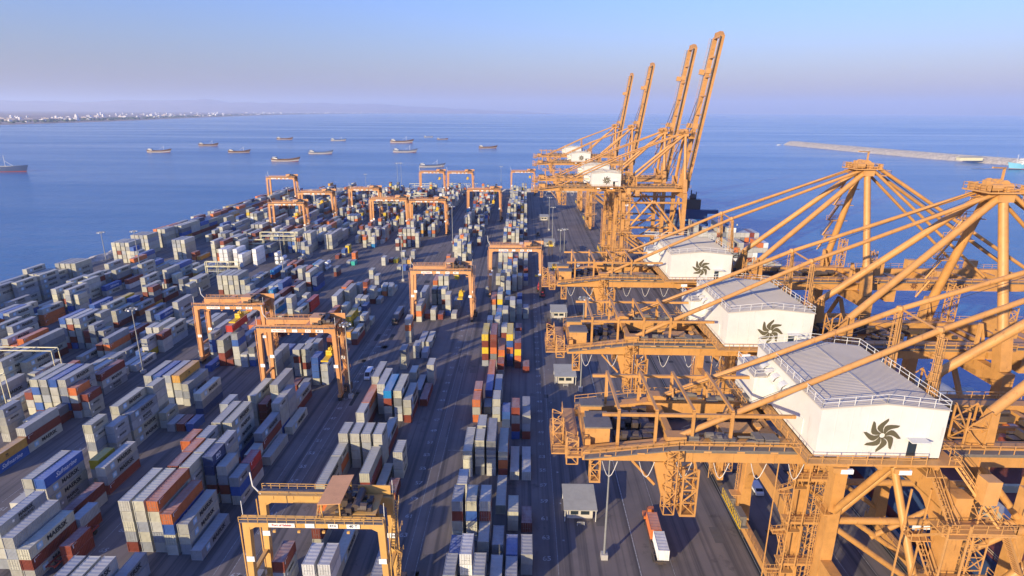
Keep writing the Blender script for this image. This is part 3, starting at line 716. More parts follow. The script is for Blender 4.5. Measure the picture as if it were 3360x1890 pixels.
# ------------------------------------------------------------------ rubber-tyred gantry cranes over the yard
def make_rtg(m, label, H, span, gap, roofed, full=True):
    root = thing('yard_gantry_crane', label, 'gantry crane', (0,0,0), 0, 'gantry cranes over the container yard')
    rnd = random.Random(8)
    h = span/2
    for y in (0, gap):
        b = MB(); b.box(-h+.6,y-.65,H-2.5,h-.6,y+.65,H-.9)
        for s in (-1, 1): b.poly([(s*(h-.7),y-.6,H-2.45),(s*(h-2.6),y-.6,H-2.45),(s*(h-1.1),y-.6,H-3.3),(s*(h-.7),y-.6,H-4.6)] , (0,1.2,0))
        for i in range(6): b.box(-h+3+i*3.9,y-.72,H-1.7,-h+3.06+i*3.9,y+.72,H-.95)
        g = b.build('girder', m, root)
        r = MB(); yo = y-1.5 if y == 0 else y+1.5
        r.box(-h,min(y,yo),H-.9,h,max(y,yo),H-.78); r.build('walkway', M['grate'], g)
        r = MB(); r.rail([(-h,yo,H-.8),(h,yo,H-.8)], 1.1, 1.7, .045); r.rail([(-h,y-.2,H-.8),(h,y-.2,H-.8)], .5, 4, .05)
        if y == 0:
            for i in range(4): r.box(-h+6+i*4.5,yo-.05,H-2.9,-h+6.5+i*4.5,yo+.3,H-2.5)
        r.build('railing', m, g)
        for s in (-1, 1):
            b = MB(); b.beam((s*(h-.2),y,2.0),(s*(h-.75),y,H-1.0), .95, 1.15, 1.35, 1.3)
            b.box(s*h-.08+s*.6,y-.35,3,s*h+.08+s*.6,y-.15,H-2); L_ = b.build('leg', m, root)
            w = MB(); w.box(s*(h-.75)-.72,y-.75,11.5,s*(h-.75)+.72,y-.66,12.6); w.build('number_plate', M['sign'], L_)
    for s in (-1, 1):
        b = MB(); b.box(s*(h-.2)-.55,-1.6,1.3,s*(h-.2)+.55,gap+1.6,2.3); 
        sb = b.build('sill_beam', m, root); MB().box(s*(h-.25)-.35,.5,7.5,s*(h-.25)+.35,gap-.5,8.2).build('leg_tie_beam', m, root)
        for y in (-1.0, .7, gap-.7, gap+1.0):
            MB().tube((s*(h-.2)-.4,y,.8),(s*(h-.2)+.4,y,.8), .8, 14).build('wheel', M['rubber'], sb)
        b = MB(); x = s*(h-.2)+s*1.4
        b.box(min(x-.9,x+.9),gap*.25,1.4,max(x-.9,x+.9),gap*.8,4.0); b.box(x-.5,gap*.1,4.2,x+.5,gap*.24,5); (b.build('power_unit' if s > 0 else 'control_cabinet', M['dark'] if s > 0 else M['galv'], root))
    b = MB(); b.stair((h+.9,1,2.4),(h+.9,gap-1,8.2)); b.stair((h+.9,gap-1,8.2),(h+.9,1,14)); b.stair((h+.9,1,14),(h+.9,gap-1,H-1)); b.rail([(h+1.4,0,8.2),(h+1.4,gap,8.2)]); b.rail([(h+1.4,0,14),(h+1.4,gap,14)])
    b.build('stairway', m, root)
    # sign boards
    for x0, w, t, k in ((-h+5.0,4.8,'Port of Salalah','redink'),(-h+11.7,1.7,None,None),(-h+15.9,1.8,'RTG','ink'),(-h+19.3,2.4,'40 T','ink')):
        sg = MB().box(x0,-.80,H-2.35,x0+w,-.70,H-1.4).build('sign_board', M['sign'], root)
        if t: MB().merge(text_mesh(t, .62 if t != '40 T' else .8, .02, 0, 'CENTER'), frame((x0+w/2,-.82,H-1.88),(1,0,0),(0,0,1))).build('lettering', M[k], sg)
    # trolley
    tx = h-9 if roofed else h-7.5
    b = MB(); b.box(tx-2.6,-.5,H-.75,tx+5.4,gap+.5,H-.4); b.box(tx+3.0,.4,H-.4,tx+7.2,gap-.6,H-.2); tr = b.build('trolley', m, root)
    b = MB(); machine_clutter(b, rnd, tx-.5, tx+5.6, .3, gap-.3, H-.4, 26, 1.9); b.tube((tx+3.4,.9,H+.8),(tx+3.4,gap-.9,H+.8), .75, 12); b.tube((tx+1.6,gap*.5,H-.2),(tx+1.6,gap*.5,H+2.4), .5, 10)
    b.build('hoist_machinery', M['dark'], tr)
    b = MB(); b.box(tx+2.4,gap-.4,H-.4,tx+8.6,gap-.2,H+1.6); b.build('winch_guard', m, tr)
    if roofed:
        b = MB()
        for x in (tx-2.4, tx+.9):
            for y in (-.2, gap+.2): b.beam((x,y,H-.4),(x,y,H+2.6), .2)
        b.stair((tx-3,-.6,H-.6),(tx-3,1.6,H+1.6), .6); b.build('roof_post', m, tr)
        b = MB(); b.quadbox([(tx-2.8,-.9,H+2.6),(tx+1.4,-.9,H+2.9),(tx+1.4,gap+.9,H+2.9),(tx-2.8,gap+.9,H+2.6),(tx-2.8,-.9,H+2.75),(tx+1.4,-.9,H+3.05),(tx+1.4,gap+.9,H+3.05),(tx-2.8,gap+.9,H+2.75)]); b.build('canopy_roof', M['srtg'], tr)
    else:
        b = MB(); b.box(tx-1.2,gap*.2,H-.4,tx+2.4,gap*.8,H+1.8); b.box(tx-1.4,gap*.2-.2,H+1.8,tx+2.6,gap*.8+.2,H+1.95); b.build('motor_house', M['srtg'], tr)
    b = MB(); b.box(tx+6.2,gap*.3,H-4.6,tx+7.8,gap*.3+1.7,H-2.6); b.beam((tx+7,gap*.3+.8,H-2.6),(tx+7,gap*.3+.8,H-.5), .3); cb = b.build('operator_cab', m, root)
    b = MB(); b.box(tx+6.25,gap*.3-.03,H-4.2,tx+7.75,gap*.3+.02,H-3); b.build('cab_window', M['glass'], cb)
    for s, y in ((-1,0),(1,0),(1,gap)): MB().beam((s*(h-.1),y,H-.8),(s*(h-.1),y,H+2.6), .1).build('aerial', M['wrail'], root)
    b = MB(); b.beam((-h+.3,gap,H-1),(-h-.9,gap-.3,H+1),.22); b.beam((-h-.9,gap-.3,H+1),(-h-1.1,gap-.3,H+4),.2); b.build('cable_guide', M['wrail'], root)
    return root
def make_spreader(label):
    t = thing('container_spreader', label, 'spreader', (0,0,0), 0, 'yellow spreaders hanging under the gantry cranes')
    b = MB(); b.box(-1.0,-6,0,1.0,6,.35); b.box(-1.2,-6.1,-.1,1.2,-5.6,.4); b.box(-1.2,5.6,-.1,1.2,6.1,.4); b.build('spreader_beam', M['yel'], t)
    b = MB(); b.box(-1.0,-1.6,.35,1.0,1.6,1.1)
    for y in (-1.2,1.2): b.tube((-.9,y,1.5),(.9,y,1.5),.55,12)
    b.beam((0,-1.2,1.2),(0,1.2,2.6),.25); b.build('head_block', M['yel'], t)
    b = MB()
    for x in (-.7,.7):
        for y in (-1.3,1.3): b.tube((x,y,1.5),(x*1.6,y*1.4,t.get('rope',13)),.04,4)
    b.build('hoist_rope', M['rope'], t)
    return t
RTG = [  # x centre, y front, top z, span, gap, paint, roofed, spreader (dx, z), label
 (-37.9,90,21.6,26.2,7,'yrtg',1,None,'nearest yellow yard gantry crane with a flat canopy over its trolley'),
 (-73.0,176,26.2,25.6,7.5,'ortg',0,(9.0,14.4),'salmon orange yard gantry crane beside the light mast, second nearest of all'),
 (-108.8,204,24.0,26.0,7.5,'ortg',0,(1.5,17.0),'orange yard gantry crane holding up a red container'),
 (-37.0,253,25.0,27.4,7,'srtg',1,(8.5,11.2),'faded orange yard gantry crane with canopied trolley, over the middle lane'),
 (-4.4,291,26.6,26.6,7,'srtg',0,None,'faded orange yard gantry crane over the quayside stacks'),
 (-236,570,31,27.5,7,'ortg',0,None,'orange yard gantry crane at the rocky corner of the yard by the sea'),
 (-169,473,29.6,28,7,'ortg',0,(4,20),'orange yard gantry crane standing behind the one over the long grey stacks'),
 (-175.5,429,27.4,26.4,7,'ortg',0,(6,17),'orange yard gantry crane over long grey stacks near the sea side'),
 (-140.5,514,27.6,27,7,'ortg',0,None,'distant orange yard gantry crane in front of the cream racks'),
 (-104,447,28.6,28.6,7,'ortg',0,(6,12),'orange yard gantry crane at mid distance, orange spreader low at its side'),
 (-74,448,27.5,28,7,'ortg',0,(7,19),'orange yard gantry crane at mid distance, beside the middle road'),
 (-102,653,29,27.5,7,'ortg',0,(8,20),'far orange yard gantry crane standing tall against the water, below a dhow'),
 (-70.3,647,29.5,28,7,'ortg',0,(8,21),'far orange yard gantry crane against the water, next to its twin'),
 (-35,508,28.4,28.6,7,'ortg',0,(8,16),'reddish orange yard gantry crane straddling the row at the end of the middle road'),
 (-2,675,28,26.8,7,'ortg',0,(8,20),'farthest orange yard gantry crane, next to the raised quay cranes'),
]
rp = {}
spp = None
for x, y, H, span, gap, mm, roofed, sp, lab in RTG:
    key = (mm, roofed, gap)
    if key not in rp: r = rp[key] = make_rtg(M[mm], lab, H, span, gap, roofed); r['H'] = H; r['W'] = span; sx = sz = 1
    else: r = dup(rp[key]); sx = span/rp[key]['W']; sz = H/rp[key]['H']
    r.location = (x, y, 0); r.scale = (sx, 1, sz); r['label'] = lab
    if sp:
        sl_ = 'yellow spreader hung from the '+{-73.0:'gantry crane beside the light mast',-108.8:'gantry crane holding a red container',-37.0:'canopied faded orange gantry crane',-169:'rearward of two gantry cranes over the grey stacks',-175.5:'gantry crane over long grey stacks',-104:'gantry crane at mid distance above orange container',-74:'gantry crane beside the middle road',-102:'far gantry crane below a dhow',-70.3:'far gantry crane next to its twin',-35:'reddish gantry crane at the road end',-2:'farthest yard gantry crane'}[x]
        if spp is None: t = spp = make_spreader(sl_)
        else: t = dup(spp); t['label'] = sl_
        t.location = (x+sp[0], y+gap/2, sp[1]); t.scale = (1,1,1)
        for ch in t.children:
            if ch.name.startswith('hoist_rope'): ch.scale = (1,1,max(.2,(H-sp[1]-.5)/13))
for r in rp.values():
    del r['H']; del r['W']

YARD = [
(-115.4,114.8,40,1,0,0,0,0),(-112.5,114.8,40,15,5,0,0,0),(-104.1,109.3,40,1,2,0),(-118,113.1,20,0,0,0),(-108.7,126.6,20,1,7,0,0),(-105,123.7,40,7,0,0,2),(-109,98.6,40,1,0,0,0,0),(-103.5,95.6,40,7,0,0,0,0),
(-100.9,95.5,40,7,0,2,0),(-100.2,107.9,20,3,0,2),(-96,99.6,20,3,2,2),(-88.2,82,40,1,0,0,0),(-85.2,82,40,1,0,0,0),(-82.2,82,40,1,0,0,0),(-79.2,86.2,40,1,0,0),(-85.2,104.2,40,31,0,0,0,0,2),
(-82.2,104.2,40,31,0,0,0,0,0),(-79.2,104.2,40,31,4,0,0,0,0),(-76.2,103.5,40,15,4,5,0,0),(-73.2,103.7,40,7,0,0,0),(-70.2,102,40,1,0),(-82.2,117.1,20,1,2,0,0,0,0),(-79.2,116.8,20,3,0,0,0,0,0),(-82.2,123.3,20,1,4,0,0,0,0),
(-79.2,123.1,20,1,0,0,0,0,0),(-85.2,127.7,20,1,4,0,0,0,0),(-82.2,129.7,20,1,0,0,0,0,0),(-76.2,121.1,20,7,6,6,0,2,0),(-76.2,127.5,20,1,0,0,0,2,0),(-73.2,121.1,20,3,0,0,2,0),(-70.2,120.5,20,7,0,5,0),(-70.2,126.7,20,1,3,2,0),
(-73.2,134.2,20,1,0,0),(-70.2,137.3,40,1,0),(-73.2,140.6,40,3,0,2,0),(-82.2,137,40,1,0,0,0,0,0),(-79.2,137,40,15,0,0,0,0,5),(-85.2,147.2,20,1,0,0,0,0,0),(-73.2,152.9,20,1,0,0,0,5),(-73.2,159.2,20,1,0,0,0,0),
(-73.2,165.6,40,1,0,2),(-70.2,153.2,40,1,0),(-79.2,157.1,20,1,2,2,2),(-82.2,157.5,40,1,0,0,0,0),(-76.2,159.7,40,1,0,0,0,0,0),(-88.2,186.4,20,1,0,0,0,0),(-88.2,192.8,20,0,0,0,0,0),(-88.2,199,20,0,5,0,0),
(-82.2,192.9,20,0,0,2,0,0),(-79.2,193.3,20,1,0,0,2,0),(-73.2,186,20,1,5,5,5,0),(-70.2,186.4,20,1,0,0,0),(-79.2,180.5,20,0,2),(-76.2,180.5,20,0,0),(-120.4,207.6,20,1,0,5,5,0),(-113.7,201,40,1,0,0,2,2),
(-108.2,201.3,20,1,0,5,0,0,0),(-102.3,200.8,20,1,9,0,5),(-105,200.1,20,0,0,0),(-111,201.1,20,0,2),(-116.4,195.8,40,1,5),(-121.7,170.1,40,1,0,0,0,6),(-118.7,170.2,40,1,5,0,0,0),(-115.6,170.5,40,1,0,0,0,6),
(-112.7,170.5,40,1,8,0,0,0),(-109.7,169.7,40,3,0,0,0),(-102.2,163.3,40,7,0,9,6),(-105.9,153.8,20,1,0),(-103.1,153.9,20,1,2),(-100.2,153.9,20,1,5),(-109,155.6,20,1,0,0),(-114.9,144.9,40,1,0,0,0,0,0),
(-112.9,157.6,20,1,0,0,0,0,0),(-112.1,145.2,40,15,0,0,0,0),(-115.2,134.8,20,7,0,0,0,0,0),(-112.5,138.7,20,7,0,0,0,0),(-150.9,161,40,1,0,5,0,5,2),(-148,161,40,1,0,9,0,0,0),(-145.1,161,40,1,5,0,0,0,2),(-142.2,161,40,3,0,0,0,5,2),
(-139.3,160.8,20,1,4,0,2,0),(-136.7,161.6,20,7,2,0,0),(-139.8,141.4,40,7,0,2,0),(-142.8,148.6,40,1,9,2),(-145.7,150,20,0,0,0),(-149.8,146.8,20,15,0,0,0,0),(-139.6,128.9,40,3,8,5),(-178.7,179.6,40,3,0,0,0,0),
(-175,184.8,40,3,0,0,0),(-168.3,163.9,40,3,0,0,0),(-197.5,213.4,20,0,6,2),(-148.6,181.4,40,0,0),(-145.7,181.4,40,0,0),(-151.2,182.2,40,1,0,0),(-151.8,195.6,20,1,0,0),(-169,202,40,1,0),
(-183.9,215.6,40,1,5,0,0,0,3),(-181,215.6,40,1,0,2,0,2,5),(-178.1,215.6,40,3,0,0,0,0,0),(-175.1,215.5,20,0,2,2,0),(-172.2,214.9,20,1,0,9,0,0),(-169.4,215.7,20,1,0,6,0),(-173.8,221.7,20,1,0,0,0,0,0),(-217.2,227.6,40,1,0,0,0,2),
(-217.5,254.4,40,1,0,0,0,0,0),(-214.7,256.1,20,0,0,2,9,5),(-210.6,253.3,40,1,0,0,0,5,0),(-207.9,254.5,20,0,0,0,0,0),(-228,276.9,40,0,0,0,0,0),(-220.6,275,40,0,0,0,0,0),(-231.1,297.3,40,0,0,0,0),(-190,240.1,40,1,5,0,0,0),
(-184,239.7,40,1,0,0,0,0),(-185.2,257.4,20,0,5,0,0),(-180.5,239.5,40,7,0,0,2),(-251.8,300.8,40,0,0,0,0,0,0),(-248.9,300.8,40,0,0,0,0,0,0),(-246,300.8,40,0,0,0,0,0,0),(-243.1,300.8,40,1,0,0,0,0,0),(-244,263.9,40,7,0,0,0,0,0),
(-247.3,254.6,40,0,0,0,0,0,0),(-243.5,277.3,40,3,0,0,0,0,0),(-254.1,265.1,40,0,0,0,0),(-248.2,271.9,40,0,0,5,2),(-236.8,249.8,40,1,0,0,0),(-257,353.2,40,0,0,0,0,0,0),(-254.1,353.2,40,0,0,0,2,0,0),(-251.2,353.2,40,0,0,0,0,0,0),
(-248.3,353.2,40,0,0,0,0,0,0),(-244.9,351.9,20,0,5,0,0,0),(-235,341.5,20,0,0,4,2,2),(-224.4,362.7,40,0,0,0,0,0,0),(-221.5,362.7,40,0,0,0,0,0,0),(-218.6,362.7,40,0,0,0,0,0,0),(-212.1,361.3,20,0,2,4),(-209.1,361.5,40,0,8),
(-259.7,376.2,40,0,0,0,0,0,0),(-256.8,376.2,40,0,0,0,0,0,0),(-253.9,376.2,40,0,0,0,0,0,0),(-251,376.2,40,0,0,0,0,0,0),(-257.2,396.7,40,0,4,0,0,0,0),(-254.3,396.7,40,0,0,0,0,0,0),(-251.4,396.7,40,0,0,0,0,0,0),(-221.5,340.7,40,0,0),
(-218.6,340.7,40,0,0),(-215.7,340.7,40,0,0),(-212.8,340.7,40,0,0),(-209.6,339.2,40,0,2),(-206.7,339.2,40,0,0),(-240,334.4,40,0,2),(-222,316.2,40,0,0,5),(-195.1,283.8,40,1,0,0,0,0),
(-189.8,280.4,20,0,0,0),(-181.1,275.3,40,1,0,2),(-188.5,299.6,20,0,0,0,2),(-179.7,290.6,20,0,9,0,0),(-171,281.4,20,0,0,0,0),(-172.4,290.8,40,0,0,0,0),(-155.9,245,40,7,0,0,0,0),(-152.9,220.2,20,0,0,0,0),
(-145.2,219.5,40,1,0,0,0),(-144.3,213.1,20,1,2,0,0),(-149.5,239.1,40,0,0),(-146.6,239.1,40,1,9),(-137.9,234.3,40,0,0,0),(-135,234.3,40,1,0,0),(-171,247.9,40,1,0,0),(-158.6,235.4,40,1,5,0,0),
(-187.5,348.5,40,0,1,1,1,1),(-184.6,348.5,40,0,1,1,1,1),(-187.9,342.1,20,0,1),(-178.8,348.9,40,0,1,1,1,1),(-174.6,346.4,40,0,1,1,1),(-167.1,349.3,40,0,1,1,1,1),(-158.7,289.6,40,0,0,0,0,2),(-155.8,289.6,40,0,0,0,0,0),
(-152.9,289.6,40,0,0,0,0,0),(-150,289.6,40,0,0,0,0,0),(-147.2,290.2,20,0,0,0,0),(-144.1,289,20,0,0,0),(-152.9,314.7,40,0,6),(-150,314.7,40,0,0),(-212.1,425.1,40,0,3,0),(-231.6,415.5,40,0,0,0),
(-218.6,408.9,40,0,0,0,0),(-215.7,408.9,40,0,9,9,9),(-158.7,384,20,0,9,5,5,0),(-155.8,384,20,0,0,5,0,6),(-152.9,384,20,0,4,0,0,5),(-144.8,370.8,20,0,0,0,5,0),(-141.8,369.7,20,0,0,0,0),(-159.9,392.4,40,0,0,0,0,0,0),
(-157,392.4,40,0,0,0,0,0,0),(-149.3,387.4,40,0,0,0,0,0,0),(-146.4,387.4,40,0,0,0,0,0,0),(-120.2,384.5,20,0,7,7),(-119.3,372.8,20,0,5,0),(-110.1,364.2,20,0,4,4),(-107.3,351.9,20,0,11),(-110.2,351.8,20,0,0),
(-122.2,368.1,20,0,2),(-144.1,342.7,40,0,4),(-149.4,344.4,40,0,0),(-143.7,360.8,20,0,0),(-122.1,304.6,20,0,0,0,0,0),(-115,296.7,40,0,0,0,2,0),(-111.9,296.9,40,0,6,6,5),(-125.5,285.8,40,0,5,5,0),
(-117.7,286.4,40,0,0,0),(-108.1,253,20,0,0,0,0,0),(-117.4,260.5,20,0,0,4),(-112,281.4,20,0,0),(-103.5,263.3,40,0,3,3),(-110,265,40,0,0),(-85.2,265.5,40,0,0,0,0,0),(-88.2,271.3,40,0,4,0,0,0),
(-88.2,256.1,40,0,0,0,0,0),(-85.2,239.3,40,1,4,0,0),(-76.2,235.6,40,1,7,7,0),(-70.2,222.9,40,1,0,2),(-79.2,255.9,20,0,0,0),(-79.2,262.2,20,0,0,0,0),(-76.2,261,20,0,0,0,0),(-70.2,246.2,20,0,0),
(-109.9,326.4,20,0,9,2),(-88.2,321.9,20,0,0,0),(-82.2,310.3,20,0,0,0),(-76.2,300.9,20,0,0),(-73.2,300.9,20,0,0),(-85.2,297.7,20,0,2,4),(-88.2,405.3,20,0,2,0,2,0,4),(-85.2,405.3,20,0,0,0,0,2,0),
(-82.2,405.3,20,0,0,0,2,0,0),(-79.2,405.3,20,0,0,0,2,6,6),(-88.2,393.8,20,0,0,2,0),(-76.2,403.4,20,0,0,0,0,0),(-88.2,434.7,40,0,4,0,0,0,0),(-85.2,434.7,40,0,0,0,0,0,0),(-88.2,478.1,20,0,0,0,0,0),(-88.2,352.2,20,0,0,0),
(-85.2,358.8,20,0,2),(-82.2,358.8,20,0,7),(-79.2,367.5,20,0,0,0),(-76.2,357.1,20,0,9),(-73.2,357.1,20,0,8),(-73.2,370,20,0,0,0),(-76.2,340.4,20,0,0),(-73.2,340.4,20,0,5),
(-45.5,373.5,40,0,0,5,0,0,0),(-42.5,366.4,20,0,0,0,0,0,0),(-36.4,369.1,20,0,0,0,0,0),(-39.4,364.7,20,0,0,0),(-48.6,357.9,20,0,4,0),(-48.6,432.3,20,0,0,0,0),(-45.5,432.3,20,0,0,0,0),(-48.6,468.6,40,0,0,0,2,0),
(-45.5,468.6,40,0,0,0,0,0,0),(-39.4,459.2,20,0,0,0),(-33.3,448.9,20,0,0,0,0),(-15.3,437.2,20,0,0,5,5),(-12.2,437.2,20,0,0,2,0),(-9.2,420.1,20,0,0,0,0),(-6.1,420.1,20,0,0,0,0,0),(-6.1,473,20,0,0,1),
(-9.2,480.6,20,0,0,0),(-3.1,475.8,20,0,1,1),(-15.3,501.4,20,0,0,0,2),(-6.1,517.4,20,0,4,4),(-12.2,504.5,20,0,0,6,6),(-9.2,504.5,20,0,0,6,6),(-3.1,444.4,20,0,6,6),(-15.3,345.7,20,0,0,0,0,0),
(-12.2,345.7,20,0,0,0,0,0),(-9.2,345.7,20,0,0,4,2,0),(-3.1,346.2,20,0,0,0,0,2),(0,346.2,20,0,0,0,0,2),(-12.2,300.4,20,0,0,0,0,0),(-9.2,294.4,20,0,0,0,5),(-6.1,300.6,20,0,0,0,0),(-3.1,303.9,20,0,0,0,0),
(0,328.7,20,0,2,0),(-15.3,261.9,40,0,4,0,9),(-12.2,261.9,40,0,0,7,5,0),(-9.2,247.2,20,0,0,0,0),(-6.1,252.9,20,0,0,0,0,0),(0,257.4,20,0,0,0),(-3.1,256.4,20,0,0,0,0),(-15.3,233.6,20,0,0,0,0),
(-12.2,234.6,20,0,0,0,0),(-15.3,203.4,40,1,7,2,7,2,0),(-12.2,203.4,40,1,2,2,4,9,0),(-9.2,201.3,40,1,4,7,2),(-6.1,203.7,40,1,7,5,4,5,6),(-3.1,202,40,0,2,7,4,2),(0,198.4,20,0,2),(-12.2,173.6,40,1,5,2),
(-12.2,186.1,40,1,4,2),(-9.2,194.9,20,0,2,0),(-15.3,161.9,20,1,4,0,4),(-15.3,169,20,0,4,2,0),(-9.2,162.4,20,1,0,0,0),(-9.2,173.8,40,1,0,0),(-12.2,167.2,20,1,9),(-12.2,142,20,1,0,0,0,0),
(-3.1,152.4,20,1,2,0,2,5),(0,152.5,20,1,0,0,2),(-6.1,159.3,20,1,5,6),(0,163.7,20,0,9,9),(-15.3,133.6,40,1,0,0,0),(-12.2,134.4,20,1,0,0,0,9),(-9.2,134.2,40,1,9,0,0,0),(-6.1,133.6,40,1,0,4,2),
(-3.1,132.4,40,1,0),(0,132.4,40,1,0),(-6.1,118.7,40,1,0),(-15.3,109.5,20,7,0,2,0,0),(-12.2,109.6,20,7,0,5,0,0),(-9.2,109.6,20,3,0,2,0,0),(-15.3,119.6,20,1,0,0,0),(-9.2,103.3,20,1,0,0),
(-3.1,113.1,20,1,0,0),(0,112.7,20,1,2),(-6.1,102.4,20,1,9,0),(-3.1,99.7,20,1,5,0),(0,99.8,20,3,0,0),(-12.2,96.5,20,3,1,1,0),(-15.3,93.7,20,1,0,0),(-9.2,91,20,1,0,0,0),
(-6.1,93.5,20,1,0,0),(-3.1,93.3,20,1,0,0),(-15.3,102.3,20,1,5),(-48.6,159.2,40,1,4,0,2),(-48.6,152.9,20,1,0,0,2),(-48.6,171.7,40,1,0,0,0,0),(-45.5,166.2,40,1,0,0,0,0),(-42.5,161.8,40,1,10,2,0,9),
(-39.4,161.9,40,1,0,9,0,0),(-36.4,161.1,40,7,0,0,2),(-39.4,186.4,20,1,0,0),(-33.3,171.6,40,1,2),(-36.4,178.3,40,1,0),(-33.3,187.1,20,1,0,0,0),(-45.5,199.9,20,0,9,0,0),(-42.5,210.4,20,0,0,0),
(-39.4,210.4,20,0,0),(-42.5,221.2,40,0,0),(-39.4,221.2,40,1,0),(-48.6,136.8,20,1,0,0,0,0),(-45.5,136.8,20,1,0,0,0,0),(-42.5,136.8,20,1,0,0,0,0),(-39.4,136.8,20,1,0,0,0,0),(-48.6,130.6,20,1,0,4,0),
(-48.6,226.2,20,0,0,4,0,9),(-48.6,251.4,40,0,0,4,0),(-48.6,263.9,40,0,0,0,0,0),(-45.5,277.4,20,0,9,0,0),(-42.5,277.4,20,0,9,0,0),(-39.4,269,20,0,0,0,2,0),(-36.4,260.3,20,0,0,0,0,5),(-33.3,268.1,20,0,0,0),
(-33.3,256.1,20,0,0),(-45.5,255.7,20,0,2),(-42.5,253.8,20,0,0,0),(-39.4,254.8,20,0,2),(-48.6,302,40,0,4,0),(-45.5,301.5,20,0,0,0,0),(-42.5,301.5,20,0,0,0,0),(-39.4,322.9,20,0,7),
(-48.6,118.1,40,7,0,0,4),(-39.4,123,40,7,0,2,4),(-36.4,123.3,40,1,0),(-33.3,123,20,1,2),(-33.3,132.4,20,7,0,0,0),(-39.4,143.1,40,1,0,2),(-48.6,93.5,20,3,2,0,0),(-42.5,93,20,1,1,1,0),
(-39.4,93,20,1,1,1,0),(-39.4,99.3,40,1,0),(-30.2,95.8,40,1,0),(-45.5,106.2,20,3,2,0),(-12.2,525,20,0,0,0),(-9.2,525,20,0,0,0,0,0,7),(0,524.9,20,0,0,0,0,0,0),(-15.3,531.5,20,0,0,0,0),
(-12.2,531.6,20,0,0,6,0,0,0),(-6.1,531.5,20,0,5,2,0,1),(-3.1,531.4,20,0,0,7,0,8,0),(0,531.5,20,0,0,0,2,0),(-15.3,538.1,20,0,0,0),(-12.2,538,20,0,0,2,0,0,0),(-9.2,538,20,0,0,2),(-6.1,537.9,20,0,0,0,5,4,5),
(-3.1,538.1,20,0,2,0,0,0,0),(0,538,20,0,0,0),(-15.3,544.6,20,0,2,0,9,2),(-12.2,544.5,20,0,0,0,0,0,1),(-9.2,544.5,20,0,0,0),(-6.1,544.6,20,0,9,0),(-3.1,544.5,20,0,0,0,0,0,4),(-15.3,557.6,20,0,0,2,0,0),
(-9.2,557.6,20,0,0,9),(-6.1,557.5,20,0,6,0,0,0),(-3.1,557.6,20,0,2,2,0),(0,557.6,20,0,0,0,0,0,0),(-12.2,564.1,20,0,0,0,0,0),(-9.2,564,20,0,9,2),(-6.1,564.1,20,0,2,2),(0,564,20,0,7,2,0,2),
(-15.3,570.6,20,0,0,9,9),(-3.1,570.5,20,0,2,2,0),(-12.2,577,20,0,0,2,0,0),(-6.1,577.1,20,0,9,4,0,4),(0,577.1,20,0,0,0,0),(-15.3,583.6,20,0,0,0),(-6.1,583.5,20,0,0,2),(-15.3,590.1,20,0,0,0,0),
(-9.2,590.2,20,0,5,0,0,0),(-6.1,590,20,0,0,0,2,2),(0,590,20,0,5,1,0,8),(-12.2,603.2,20,0,0,0,0,0,0),(-9.2,603.1,20,0,0,0,9,0,0),(-12.2,609.7,20,0,4,2,7),(-9.2,609.6,20,0,0,0,2,0,0),(-3.1,609.5,20,0,4,0,5,0),
(0,609.7,20,0,0,0,0,0,0),(-6.1,616.1,20,0,0,0,0,0,0),(-15.3,629.1,20,0,0,0,0),(-12.2,629.1,20,0,0,9,0,0),(-6.1,629,20,0,0,0,0,0),(-3.1,629.1,20,0,1,0,0,0),(0,629.1,20,0,9,0,2,0,4),(-15.3,635.7,20,0,0,8,4,0),
(-15.3,648.7,20,0,2,0),(-12.2,648.7,20,0,2,0,2),(-9.2,648.6,20,0,0,9,8),(-6.1,648.7,20,0,9,9,2,0,0),(-12.2,655.2,20,0,0,2),(-9.2,655.2,20,0,0,0,2,2,9),(-3.1,655.1,20,0,9,2,9),(0,655.1,20,0,0,2,2,2,0),
(-15.3,661.6,20,0,0,0,0),(-12.2,661.8,20,0,0,6,7,0,0),(-6.1,661.6,20,0,4,0,5,2),(-3.1,661.7,20,0,0,7,2,0,2),(0,661.6,20,0,4,0,2,4,0),(-15.3,668.1,20,0,0,5,0,6),(-6.1,668.3,20,0,0,7),(-3.1,668.2,20,0,0,2,2,0),
(0,668.3,20,0,7,0,2,0,2),(-3.1,681.2,20,0,0,2,1,0,9),(0,681.1,20,0,9,0,0,2,0),(-15.3,312,20,0,0,0),(-9.2,311.9,20,0,0,5,2),(-6.1,312.1,20,0,0,0,2,0),(0,311.9,20,0,5,0),(-9.2,325.1,20,0,5,0,0,0),
(-6.1,325.1,20,0,0,0,0,0),(-15.3,338,20,0,6,9),(-12.2,338.1,20,0,0,0),(-6.1,338,20,0,0,0,0),(0,338.1,20,0,0,0,4),(-15.3,356.6,20,0,5,2),(-6.1,356.5,20,0,0),(0,356.5,20,0,0,0,0),
(-15.3,369.5,20,0,0,0),(-12.2,369.6,20,0,0,0,2),(-6.1,369.5,20,0,2),(-3.1,369.6,20,0,5),(0,369.5,20,0,8,0),(-3.1,376,20,0,2),(-12.2,389,20,0,2,2),(0,389,20,0,2,0),
(-3.1,395.6,20,0,1,0),(0,395.5,20,0,1),(-15.3,421.7,20,0,0,0),(-6.1,428.1,20,0,9,0,0),(-3.1,428.2,20,0,0),(-6.1,434.7,20,0,0),(-3.1,434.7,20,0,9),(0,434.5,20,0,0,2,0),
(-6.1,441.1,20,0,7,0,0),(-15.3,447.6,20,0,9,0),(-9.2,447.6,20,0,0,0),(-15.3,454.1,20,0,9,9),(-12.2,454.2,20,0,4,0,2),(-9.2,454.2,20,0,0,0),(-3.1,454.1,20,0,0,0,1),(-12.2,460.6,20,0,0,0),
